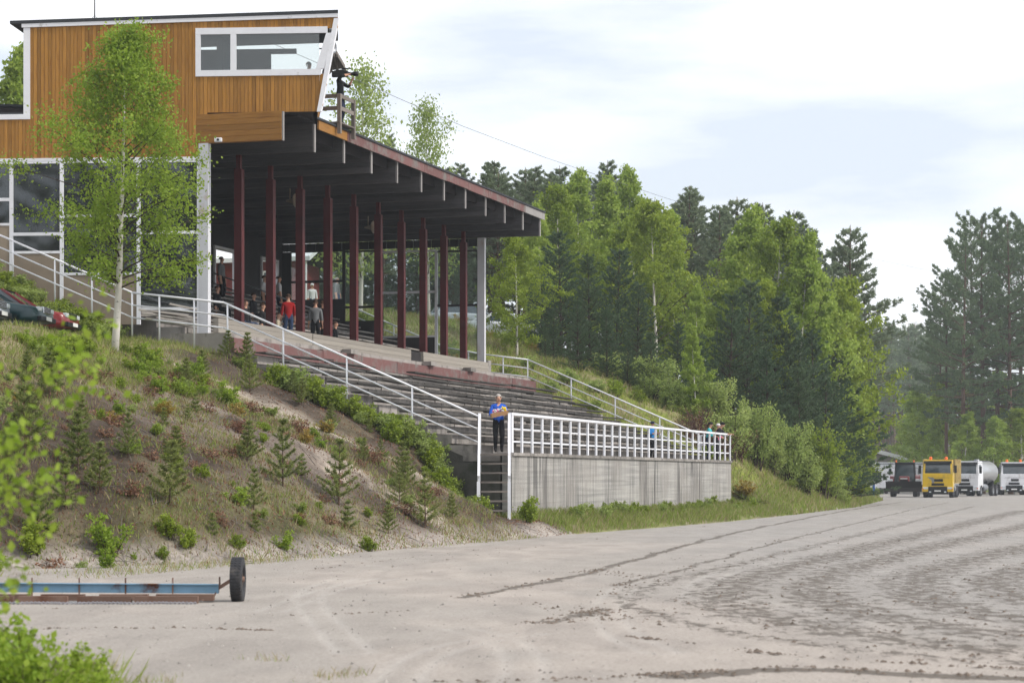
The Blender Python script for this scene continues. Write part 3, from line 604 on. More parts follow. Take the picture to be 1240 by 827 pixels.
# ------------------------------------------------------------------ terrace with retaining wall
ZP = 2.34                                              # platform level
ter = root('spectator_terrace', frame(P0, RZ), 'weathered concrete spectator terrace with plank benches and retaining wall below the stand', 'terrace')
def sp(name, m, parent, fn, **t):
    b = MB(STAND); fn(b); return b.build(name, m, parent, **t)
LEN = 33.2
sp('retaining_wall', 'wall_concrete', ter, lambda b: b.box(0, LEN, 0, 0.3, -0.4, ZP-0.09))
sp('coping', 'concrete_slab', ter, lambda b: [b.box(i*LEN/12+.006, (i+1)*LEN/12-.006, -0.06, 0.36, ZP-0.088, ZP+random.uniform(0, .015)) for i in range(12)])
sp('platform', 'concrete_slab', ter, lambda b: b.box(0.003, LEN-.003, 0.362, 1.5, ZP-0.25, ZP-0.012))
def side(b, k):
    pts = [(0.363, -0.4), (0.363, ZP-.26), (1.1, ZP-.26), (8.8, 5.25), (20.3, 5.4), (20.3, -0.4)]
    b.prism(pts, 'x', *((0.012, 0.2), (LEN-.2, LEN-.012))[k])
for k_ in (0, 1): sp('side_wall', 'mossy_shaded_wall', ter, lambda b: side(b, k_))
NROW = 10; RISE = (5.38-ZP)/NROW; RUN = (8.75-1.1)/NROW
slab_b = None; NS = 20
for r in range(NROW):
    v0 = 1.1+r*RUN; z0 = ZP+r*RISE
    sp('step', 'concrete_slab', ter, lambda b: b.box(0.012, LEN-.012, v0+.1, v0+RUN+.35, z0-0.3, z0+RISE-.075))
    for k in range(NS):
        w = LEN/NS; b = MB(STAND); j = random.uniform(-.03, .03)
        b.box(k*w+.008, (k+1)*w-.008, v0+j, v0+.098, z0-.03, z0+RISE-.07+random.uniform(-.02, .0)); b.build('riser_slab', 'concrete_slab', ter)
    x = random.uniform(-3, 0)
    while x < LEN:
        ln = random.uniform(3.2, 4.6); a, e = max(0.02, x+.03), min(LEN-.02, x+ln-.03); x += ln
        if e-a < .4 or random.random() < .05: continue
        dz = [random.uniform(-.03, .035) for _ in range(2)]; dv = random.uniform(-.04, .05)
        b = MB(STAND); b.bar((a, v0-.07+dv, z0+RISE+.02+dz[0]), (e, v0-.07+dv, z0+RISE+.02+dz[1]), 0.34, 0.045); b.build('bench_plank', 'old_plank', ter)
for k in range(9):                                      # faded red band under the upper deck
    w = LEN/9; j = random.uniform(0, .03); sp('red_band', 'faded_red', ter, lambda b: b.box(k*w+.01, (k+1)*w-.01, 8.76+j, 9.0, 5.42, 5.86+random.uniform(-.02, .02)))
sp('upper_deck', 'concrete_slab', ter, lambda b: b.box(0.012, LEN-.012, 9.003, 10.9, 5.4, 6.0))
for a in (9.6, 18.2, 23.2): sp('block', 'concrete_slab', ter, lambda b: b.box(a, a+.7, 8.62, 8.95, 5.87, 6.02))
# ------------------------------------------------------------------ railings
def railing(name, pts, label, posts, rails=(0, -.38, -.76), rr=0.032, drop=1.15, group=None, sq=False):
    """pts: (s,v,z) of the top rail; posts: fractions (segment index, t)"""
    base = Wd(*pts[0])-Vector((0, 0, drop)); R = root(name, frame(base, RZ), label, 'railing', group)
    for dz in rails:
        for i in range(len(pts)-1):
            b = MB(); p, q = Wd(*pts[i])+Vector((0, 0, dz)), Wd(*pts[i+1])+Vector((0, 0, dz)); e = (q-p).normalized()*.012
            b.tube([p-e, q+e], rr if dz == 0 else rr*.8, 8); b.build('rail', 'white_paint', R)
    for i, t in posts:
        p = Wd(*pts[i]).lerp(Wd(*pts[i+1]), t); b = MB(); b.tube([p-Vector((0, 0, drop+.35)), p-Vector((0, 0, .01))], rr*.9, 8); b.build('post', 'white_paint', R)
    return R
SL = -0.18
vz = lambda px, py: (SL,)+sv_px(px, py, SL)
lp = [vz(579, 504), vz(271, 366.5), vz(160, 354.5), vz(0, 285), vz(-90, 246)]
railing('railing', lp, 'white tube railing climbing past the near end of the terrace beside pine saplings', [(0, .253), (0, .508), (0, .76), (0, .985), (1, .32), (1, .7), (1, 1), (2, .3), (2, .58), (2, .9), (3, .9)])
SR = LEN-.1
vz2 = lambda px, py: (SR,)+sv_px(px, py, SR)
rp_ = [vz2(845, 525), vz2(639, 435.4), vz2(585, 429), vz2(541, 421), vz2(470, 391), vz2(425, 371)]
railing('railing', rp_, 'white tube railing descending the grassy slope from the far white post', [(0, .22), (0, .48), (0, .74), (0, 1), (1, .55), (2, .4), (3, .0), (3, .9), (4, .95)])
# front railing with pickets on the wall
fr = root('picket_railing', frame(Wd(0, .1, ZP), RZ), 'long white railing with upright pickets along the top of the retaining wall', 'railing')
NP = 30
for i in range(NP+1):
    s = 0.02+(LEN-.1)*i/NP
    sp('picket', 'white_paint', fr, lambda b: b.box(s, s+.12, 0.02, 0.075, ZP-.04, ZP+1.08) if i else b.box(s, s+.14, 0.0, 0.14, ZP-.04, ZP+1.1))
for z, h in ((1.11, .075), (.70, .045), (.33, .045)):
    sp('rail', 'white_paint', fr, lambda b: b.box(-.04, LEN, .078 if z < 1 else -.01, .13, ZP+z-h/2+(.02 if z > 1 else 0), ZP+z+h/2+(.02 if z > 1 else 0)))
sp('end_rail', 'white_paint', fr, lambda b: [b.box(LEN-.075, LEN-.01, .135, 1.3, ZP+z-.03, ZP+z+.03) for z in (.33, .7, 1.1)]+[b.box(LEN-.08, LEN-.005, 1.3, 1.4, ZP-.1, ZP+1.12)])
# stair down from the platform towards the camera
T0 = Wd(0, .05); SXL, SXR, SY = T0.x-.90, T0.x-.03, T0.y-.04
SF = Matrix.Translation((0, SY, 0))
st = root('wooden_stair', frame(Vector((SXL/2+SXR/2, SY-2.0, .45)), 0), 'steep open stair with dark treads and white handrails at the wall corner', 'stair')
def wp(name, m, fn): b = MB(SF); fn(b); return b.build(name, m, st)
for k in range(7):
    y = -.14-k*.29; z = ZP-.035-k*.268
    wp('tread', 'grey_wood', lambda b: b.box(SXL+.032, SXR-.032, y-.13, y+.12, z-.05, z))
for x_, m_ in ((SXL, 'old_plank'), (SXR, 'white_paint')):
    wp('stringer', m_, lambda b: b.bar((x_, .0, ZP-.15), (x_, -2.05, ZP-.15-1.89), .05, .24))
    wp('handrail', 'white_paint', lambda b: b.bar((x_, .0, ZP+1.08), (x_, -2.0, ZP+1.08-1.8), .06, .11))
    wp('post', 'white_paint', lambda b: b.box(x_-.045, x_+.045, -.03, .06, ZP-.6, ZP+1.15)); wp('post', 'white_paint', lambda b: b.box(x_-.045, x_+.045, -2.06, -1.97, .1, 1.5)); wp('post', 'white_paint', lambda b: b.box(x_-.04, x_+.04, -1.05, -.97, .9, 2.4))
# ------------------------------------------------------------------ grandstand
gsd = root('grandstand', frame(Wd(2, 10.66, 6.0), RZ), 'wooden grandstand with dark cantilevered roof, red columns and amber clad commentary tower', 'grandstand')
NC, SP, S0, VC = 12, 2.65, 2.0, 10.66
ZB, ZT = 12.07, 12.98
for i in range(NC):
    s = S0+SP*i
    if i in (0, NC-1):
        def f(b): b.box(s-.11, s+.11, VC-.17, VC+.15, 5.9, ZB)
        sp('column', 'white_post', gsd, f, label='white end column with rusty stains')
    else:
        def f(b):
            b.box(s-.10, s+.10, VC-.135, VC+.105, 5.9, 11.62); b.box(s-.115, s+.115, VC-.165, VC-.137, 5.9, 11.6); b.box(s-.07, s+.07, VC-.10, VC+.05, 11.622, ZB)
        sp('column', 'red_paint', gsd, f)
    def g(b):                                           # beam of stacked boards; amber on the first
        zz = np.linspace(ZB, ZT, 6)
        for k in range(5): o = random.uniform(0, .018); b.box(s-.085-o, s+.085+o, 8.03, 20.0, zz[k]+.006, zz[k+1]-.004)
        b.box(s-.07, s+.07, 8.04, 19.9, ZB+.012, ZT-.01)
    sp('beam', 'amber_board' if i == 0 else 'dark_wood', gsd, g)
    sp('beam_end', 'beam_end', gsd, lambda b: b.box(s-.06, s+.06, 7.985, 8.025, ZB-.01, ZT-.02))
RS0 = 3.1; RS1 = S0+SP*11+.35
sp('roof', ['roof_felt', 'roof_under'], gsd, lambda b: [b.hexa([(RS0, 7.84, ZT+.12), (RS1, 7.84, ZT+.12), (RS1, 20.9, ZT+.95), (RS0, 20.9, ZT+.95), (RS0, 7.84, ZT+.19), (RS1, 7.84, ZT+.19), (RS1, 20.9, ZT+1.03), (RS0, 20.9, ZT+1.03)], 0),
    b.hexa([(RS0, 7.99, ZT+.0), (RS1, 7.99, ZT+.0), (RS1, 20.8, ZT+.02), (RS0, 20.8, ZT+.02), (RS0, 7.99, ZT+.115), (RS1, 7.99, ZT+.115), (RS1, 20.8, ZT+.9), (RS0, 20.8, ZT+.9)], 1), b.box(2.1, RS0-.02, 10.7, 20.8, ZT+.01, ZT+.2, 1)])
fs = [s_of(386, 7.88)]+[S0+SP*i for i in range(2, 12)]+[RS1]
for i in range(len(fs)-1):
    sp('fascia_board', 'amber_board' if i == 0 else ('beam_end' if i > 8 else 'faded_red'), gsd, lambda b: b.box(fs[i]+.008, fs[i+1]-.008, 7.88, 7.935, ZT-.19+random.uniform(-.012, .012), ZT+.118), **({'label': 'amber painted fascia board'} if i == 0 else {}))
for v in (9.0, 11.6, 14.2, 17.0): sp('purlin', 'red_paint', gsd, lambda b: b.box(S0+.1, RS1-.2, v, v+.12, ZT-.3, ZT-.012))
for i in range(2, 12):                                   # blocking boards behind the fascia
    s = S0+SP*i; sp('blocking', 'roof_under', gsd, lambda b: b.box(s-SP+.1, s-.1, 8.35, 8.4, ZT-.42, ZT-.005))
# back wall with openings, parapet, tiers
def bw(b):
    ops = [(23.6, 26.2), (28.6, 30.6)]; x = 2.1
    for a, e in ops: b.box(x, a, 20.0, 20.2, 5.5, ZT-.01); b.box(a, e, 20.0, 20.2, 11.3, ZT-.01); x = e
    b.box(x, RS1-.3, 20.0, 20.2, 5.5, ZT-.01)
sp('back_wall', 'dark_panel', gsd, bw)
for a, e in ((23.62, 26.18), (28.62, 30.58)): sp('door_frame', 'white_paint', gsd, lambda b: [b.box(a, a+.12, 19.93, 20.22, 8.8, 11.29), b.box(e-.12, e, 19.93, 20.22, 8.8, 11.29), b.box(a+.119, e-.119, 19.932, 20.218, 11.18, 11.288)])
FL = lambda v: 6.02+max(0, v-11.0)*.36
for k in range(9):
    v0 = 11.1+k*.98; z0 = FL(v0)
    sp('tier', 'concrete_slab', gsd, lambda b: b.box(2.15, 30.95, v0+.3, v0+1.28, z0-.6, z0+.31))
    x = 2.3
    while x < 30.5:
        e = min(30.9, x+random.uniform(3.5, 4.6)); sp('bench_plank', 'pale_plank', gsd, lambda b: [b.bar((x+.03, v0+.34, z0+.42+random.uniform(-.02, .03)), (e-.03, v0+.34, z0+.42+random.uniform(-.02, .03)), .34, .05), b.bar((x+.03, v0+.28, z0+.2), (e-.03, v0+.28, z0+.2), .03, .14)]); x = e
for a, e in ((2.2, 10.2), (10.25, s_of(494, 10.4)), (s_of(509, 10.4), 30.9)):
    n = 5; zz = np.linspace(6.005, 6.62, n)
    def f(b):
        for k in range(n-1): o = random.uniform(0, .02); b.box(a, e, 10.28-o, 10.45, zz[k]+.004, zz[k+1]-.003)
    sp('parapet', 'parapet_concrete', gsd, f)
sp('parapet_block', 'dark_panel', gsd, lambda b: b.box(s_of(495, 10.4), s_of(508, 10.4), 10.34, 10.44, 6.01, 6.58))
sp('corner_block', 'concrete_slab', gsd, lambda b: b.box(31.35, 31.75, 10.4, 10.8, 6.0, 6.75))
for z in (1.0, .6): sp('inner_rail', 'grey_metal', gsd, lambda b: b.tube([(18.5, 19.6, 9.3+z), (18.5, 13.2, FL(13.2)+z+.2)], .03, 6))
# far end wall: glazed bays along v at s = 31.15
SE = S0+SP*11
bays = [(353, 418, 303, 340, 362), (418, 464, 303, 371, 388), (464, 530, 303, 353, 406), (530, 581, 303, 369, 436)]
for (x0, x1, yt, ym, yb) in bays:
    va = sv_px(x0, 400, SE)[0]; vb = sv_px(x1, 400, SE)[0]; zt = sv_px(x1, yt, SE)[1]; zm = sv_px(x1, ym, SE)[1]; zb = sv_px(x1, yb, SE)[1]
    w = MB(STAND); w.box(SE-.05, SE+.05, vb, vb+.12, 5.9, zt); w.box(SE-.05, SE+.05, vb+.122, va, zm-.06, zm+.04); w.box(SE-.05, SE+.05, vb+.122, va, zt-.06, zt+.02); w.box(SE-.05, SE+.05, vb+.122, va, zb-.08, zb)
    wo = w.build('window', ['white_paint' if x1 in (530,) else 'dark_panel'], gsd)
    p = MB(STAND); p.box(SE-.008, SE+.008, vb+.124, va, zm+.042, zt-.062); p.box(SE-.008, SE+.008, vb+.124, va, zb+.002, zm-.062); p.build('pane', 'glass_clear', wo)
    sp('end_panel', 'dark_panel', gsd, lambda b: b.box(SE-.04, SE+.04, vb+.124, va, 5.5, zb-.082))
zt = sv_px(465, 303, SE)[1]
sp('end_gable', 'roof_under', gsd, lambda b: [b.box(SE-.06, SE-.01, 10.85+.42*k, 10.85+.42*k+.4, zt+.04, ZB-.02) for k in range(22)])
va = sv_px(353, 400, SE)[0]
sp('end_panel', 'dark_panel', gsd, lambda b: b.box(SE-.05, SE+.05, va+.01, 20.0, 5.5, zt+.03))
# ------------------------------------------------------------------ near end building and commentary tower (own axes, 4 degrees off the picture plane)
PH = math.radians(4.0); TO = Wd(S0, VC, 0); TF = frame(TO, -PH)
TX_, TN = Vector((math.cos(PH), -math.sin(PH), 0)), Vector((math.sin(PH), math.cos(PH), 0))
def tp(px, py, y=0.0):
    d = Vector(((px-CX)/FPX, 1, (HY-py)/FPX)); o = TO+TN*y; t = o.dot(TN)/d.dot(TN); p = d*t-o
    return p.dot(TX_), EYE+d.z*t
def tpart(name, m, fn, parent=None, **t):
    b = MB(TF); fn(b); return b.build(name, m, parent or gsd, **t)
X = lambda px: tp(px, 137)[0]
Z = lambda py, px=250: tp(px, py)[1]
xl, xr, xlo = X(33), X(385), X(-110); zb0, zb1 = Z(190), Z(137); ztop = lambda x: np.interp(x, [X(20), X(408)], [Z(26, 30), Z(13, 408)])
wx0, wx1, wz0, wz1 = X(238), X(392), Z(91, 310), Z(36, 310)
slope = (X(409)-X(386))/(Z(12, 409)-Z(137, 386)); xedge = lambda z: X(386)+(z-zb1)*slope
x = xlo; bw_ = 0.118; clad = MB(TF); 
while x < xedge(20):
    a, e = x+.004, x+bw_-.004; x += bw_; o = random.uniform(0, .012)
    bot = zb0 if e < X(252) else zb1
    if a > xr: bot = zb1+(a-X(386))/slope+.02 if slope else zb1
    top = (Z(139, 10) if e < xl else ztop(a))-.12
    if top-bot < .1: continue
    spans = [(bot, top)]
    if e > wx0 and a < wx1+.35: spans = [(bot, wz0), (wz1, top)]
    for z0, z1 in spans:
        if z1-z0 > .03: clad.box(a, e, -.03-o, 0.0, z0, z1)
co = clad.build('cladding', 'amber_wood', gsd, kind='stuff')
# sheathing behind the boards, leaving the window hole
def shell(b):
    b.box(xlo, wx0-.01, .004, .12, zb0+.02, Z(141, 10)-.06); b.box(xl+.1, wx0-.01, .004, .12, Z(141, 10)-.058, ztop(xl)-.16); b.box(wx0-.008, xr-.06, .004, .12, zb1+.02, wz0-.01); b.box(wx0-.008, xr+.12, .004, .12, wz1+.01, ztop(xr)-.16)
tpart('inner_wall', 'interior', shell)
DT = 4.2; bx = lambda y: -math.tan(math.radians(9.0))*y          # the front recedes, so that it hides behind the near corner
tpart('tower_floor', ['dark_panel', 'interior'], lambda b: b.prism([(xl+.05, .125), (xr-.02, .125), (xr-.05+bx(DT), DT), (xl+.05, DT)], 'z', zb1+.02, zb1+.16, 0))
tpart('tower_floor_lining', 'interior', lambda b: b.prism([(xl+.05, .125), (xr-.02, .125), (xr-.05+bx(DT), DT), (xl+.05, DT)], 'z', zb1+.163, zb1+.18, 0))
xt = X(410); zt0, zt1 = ztop(X(20)), ztop(xt)
def rf(b):
    xL = X(13); A = ztop(xL)-.10; B = ztop(xt)-.10
    b.hexa([(xL, -.10, A), (xt, -.10, B), (xt+bx(DT), DT+.2, B), (xL, DT+.2, A), (xL, -.10, A+.10), (xt, -.10, B+.10), (xt+bx(DT), DT+.2, B+.10), (xL, DT+.2, A+.10)])
tpart('tower_roof', 'roof_felt', rf)
tpart('tower_ceiling', 'interior', lambda b: b.hexa([(xl, .12, ztop(xl)-.2), (xt-.15, .12, ztop(xt)-.2), (xt+bx(DT)-.15, DT, ztop(xt)-.2), (xl, DT, ztop(xl)-.2), (xl, .12, ztop(xl)-.11), (xt-.15, .12, ztop(xt)-.11), (xt+bx(DT)-.15, DT, ztop(xt)-.11), (xl, DT, ztop(xl)-.11)]))
def fa(b):
    xL = X(27); A, B = ztop(xL)-.10, ztop(xt)-.10
    b.hexa([(xL, -.085, A-.12), (xt, -.085, B-.12), (xt, -.035, B-.12), (xL, -.035, A-.12), (xL, -.085, A-.004), (xt, -.085, B-.004), (xt, -.035, B-.004), (xL, -.035, A-.004)])
tpart('tower_fascia', 'white_paint', fa)
tpart('corner_trim', 'white_paint', lambda b: b.box(X(29), X(37), -.06, -.014, Z(139, 30), ztop(xl)-.225))
tpart('edge_trim', 'white_paint', lambda b: b.box(xlo, X(37), -.07, -.032, Z(140, 10)-.14, Z(139, 10)-.005))
tpart('low_roof', 'roof_felt', lambda b: b.box(xlo, xl-.05, -.05, 6, Z(139, 10)-.003, Z(139, 10)+.06))
tpart('front_trim', 'white_paint', lambda b: b.hexa([(X(384), -.07, zb1-.01), (X(389), -.07, zb1-.01), (X(389)+.02, .05, zb1-.01), (X(384), .05, zb1-.01), (X(384)+slope*(zt1-zb1-.25), -.07, zt1-.25), (X(389)+slope*(zt1-zb1-.25)+.02, -.07, zt1-.25), (X(389)+slope*(zt1-zb1-.25)+.04, .05, zt1-.25), (X(384)+slope*(zt1-zb1-.25), .05, zt1-.25)]))
# front (track side) wall: sill, glass, head
def quad_front(b, z0, z1, t, y0=.13, y1=DT):
    c = []
    for z in (z0, z1):
        xx = xedge(z)-.06
        c += [(xx-t+bx(y0), y0), (xx+bx(y0), y0), (xx+bx(y1), y1), (xx-t+bx(y1), y1)]
    b.hexa([(p[0], p[1], z0) for p in c[:4]]+[(p[0], p[1], z1) for p in c[4:]])
tpart('front_sill', 'amber_wood', lambda b: quad_front(b, zb1+.02, wz0, .1)); tpart('front_head', 'white_paint', lambda b: quad_front(b, wz1, zt1-.2, .1))
tpart('front_pane', 'glass_clear', lambda b: quad_front(b, wz0+.003, wz1-.003, .012))
tpart('far_wall', 'interior', lambda b: [b.box(xl+.02, xr-.7+bx(DT), DT-.12, DT-.003, zb1+.02, wz0+.1), b.box(xl+.02, X(300), DT-.12, DT-.003, wz0+.103, wz1), b.box(xl+.02, xr-.7+bx(DT), DT-.12, DT-.003, wz1+.003, zt0-.2)])
tpart('back_end_wall', 'amber_wood', lambda b: b.box(xl+.0, xl+.1, .13, DT-.13, zb1, zt0-.2))
tpart('room_partition', 'interior', lambda b: [b.box(X(250), X(258), 1.6, 3.9, zb1+.2, wz1+.05)])
# tower window
win = tpart('window', 'white_paint', lambda b: [b.box(wx0-.02, xedge(wz1)-.2, -.075, .0, wz1-.15, wz1+.05), b.box(wx0-.02, xedge(wz0)-.15, -.075, .0, wz0-.04, wz0+.15), b.box(wx0-.02, wx0+.14, -.074, .0, wz0+.152, wz1-.152), b.box(X(279.5), X(286.5), -.074, .0, wz0+.152, wz1-.152),
    b.hexa([(xedge(wz0)-.30, -.074, wz0+.152), (xedge(wz0)-.04, -.074, wz0+.152), (xedge(wz0)-.04, 0, wz0+.152), (xedge(wz0)-.30, 0, wz0+.152), (xedge(wz1)-.24, -.074, wz1-.152), (xedge(wz1)-.04, -.074, wz1-.152), (xedge(wz1)-.04, 0, wz1-.152), (xedge(wz1)-.24, 0, wz1-.152)])])
tpart('pane', 'glass_clear', lambda b: b.box(wx0+.142, X(279.4), -.03, -.02, wz0+.153, wz1-.153), win)
tpart('pane', 'glass_clear', lambda b: b.box(X(286.6), xedge(wz0)-.2, -.03, -.02, wz0+.153, wz1-.153), win)
# glazed near end wall under the cladding
mull = [(-110, 18), (14, 5), (75, 6), (168, 5), (241, 4)]
nb_ = [(-110, 14, 243, 273), (14, 75, 284, 306), (75, 168, 262, 332), (168, 241, 282, 374)]
for (x0, x1, ym, yb) in nb_:
    a, e = X(x0)+.06, X(x1)-.06; zt, zm, zb = zb0-.1, Z(ym, x0), Z(yb, x0)
    w = tpart('window', 'white_paint', lambda b: [b.box(e+.002, e+.118, -.05, .05, zb-1.6, zt), b.box(a, e, -.05, .05, zt-.07, zt+.0), b.box(a, e, -.045, .045, zm-.05, zm+.05), b.box(a, e, -.05, .05, zb-.04, zb+.04)])
    tpart('pane', 'glass', lambda b: [b.box(a+.002, e-.002, -.006, .006, zm+.052, zt-.072), b.box(a+.002, e-.002, -.006, .006, zb+.042, zm-.052)], w)
    if x1 < 200: tpart('base_panel', 'beige_panel', lambda b: b.box(a+.002, e-.002, -.03, .04, zb-1.6, zb-.042))
tpart('wall_head', 'white_paint', lambda b: b.box(xlo, X(246), -.055, .06, zb0-.098, zb0-.003))
tpart('far_left_wall', 'dark_panel', lambda b: b.box(xlo, xlo+.1, .1, 6, 6, zb0))
tpart('security_camera', ['white_paint', 'black_plastic'], lambda b: [b.bbox(X(262), X(271), -.35, -.05, Z(174), Z(169), .02, 0), b.lathe([(0.001, -.37), (.04, -.37), (.045, -.34)], (X(266.5), 0, Z(171.5)), 'y', 8, 1), b.bar((X(256), .0, Z(170)), (X(264), -.2, Z(170)), .03, .03)])
for px, v in ((348, 12.5), (443, 12.8)):
    s = s_of(px, v); zz = ZB-.25
    sp('loudspeaker', 'beige_panel', gsd, lambda b: [b.lathe([(.03, .35), (.07, .2), (.12, .08), (.24, 0), (.26, -.02)], (s, v-.3, zz-.15), 'y', 10), b.bar((s, v-.1, zz-.1), (s, v-.1, zz+.3), .04, .04)])
ant = root('antenna_mast', frame(TO+TX_*X(100)+TN*1.5+Vector((0, 0, ztop(X(100)))), 0), 'thin antenna mast with guy wires on the tower roof', 'antenna')
tpart('mast', 'grey_metal', lambda b: b.tube([(X(100), 1.5, ztop(X(100))-.1), (X(100), 1.5, ztop(X(100))+2.4)], .022, 6), ant)
for dx in (-.42, .42): tpart('guy_wire', 'grey_metal', lambda b: b.tube([(X(100), 1.5, ztop(X(100))+.42), (X(100)+dx, 1.5, ztop(X(100))-.02)], .006, 4), ant)
hs = root('horn_speaker', frame(pxD(400, 59, 74), 0), 'grey horn loudspeaker fixed to the front of the commentary tower', 'loudspeaker')
b = MB(Matrix.Translation(pxD(397, 58, 74)) @ Matrix.Rotation(math.radians(-20), 4, 'Z')); b.lathe([(.02, -.12), (.05, -.05), (.07, .05), (.10, .13), (.19, .2), (.2, .21), (.17, .2), (.05, .06)], (0.02, 0, 0), 'x', 14); b.bar((-.3, 0, -.02), (0, 0, -.02), .04, .04); b.build('horn', 'grey_metal', hs)
# camera platform on the roof edge
pl = root('camera_platform', frame(Wd(6.2, 8.2, ZT+.2), RZ), 'rough wooden camera platform with railing and slanted canopy on the roof edge', 'platform')
sa, sb_, vf, vb = s_of(411, 7.75), s_of(428, 7.75), 7.7, 9.1
sp('deck', 'grey_wood', pl, lambda b: [b.box(sa-.1, sb_+.1, v, v+.26, ZT+.24, ZT+.28) for v in np.arange(vf, vb, .28)])
for s, v in ((sa, vf), (sb_, vf), (sa, vb-.1)): sp('post', 'grey_wood', pl, lambda b: b.box(s-.06, s+.06, v-.01, v+.11, ZT-.1 if v < 8 else ZT+.29, ZT+1.2))
for z in (1.14, .74): sp('rail_board', 'grey_wood', pl, lambda b: b.box(sa+.062, sb_-.062, vf+.01, vf+.05, ZT+z-.07, ZT+z+.06)); sp('rail_board', 'grey_wood', pl, lambda b: b.box(sa-.02, sa+.02, vf+.11, vb-.11, ZT+z-.07, ZT+z+.06))
A, B, C_, D_ = pxD(398, 66, 74.5), pxD(408, 66, 74.5), pxD(418, 83, 77), pxD(391, 87, 77)
b = MB(); up = Vector((0, 0, .11)); b.hexa([A, B, C_, D_, A+up, B+up, C_+up, D_+up]); can = b.build('canopy', 'grey_wood', pl)
b = MB()
for k in range(4): p, q = A.lerp(B, k/3), D_.lerp(C_, k/3); b.bar(p-Vector((0, 0, .045)), q-Vector((0, 0, .045)), .06, .08)
b.build('rafter', 'grey_wood', can)
b = MB(); b.bar(pxD(389, 98, 75.3), pxD(402, 86, 76), .05, .05); b.build('brace', 'grey_wood', pl)
# loose pale planks piled by the near white post
for k, (x0, x1, y) in enumerate(((172, 236, 384), (176, 232, 389), (168, 228, 379), (190, 232, 393), (205, 238, 372))):
    a_, e_ = pxD(x0, y-4, 69.3+k*.05), pxD(x1, y+3, 69.6+k*.05); b = MB(); b.bar(a_, e_, .16, .05)
    o = b.build('loose_plank', 'pale_plank', label='pale loose plank in the heap beside the near white post', cat='plank', group='loose planks heaped by the post')
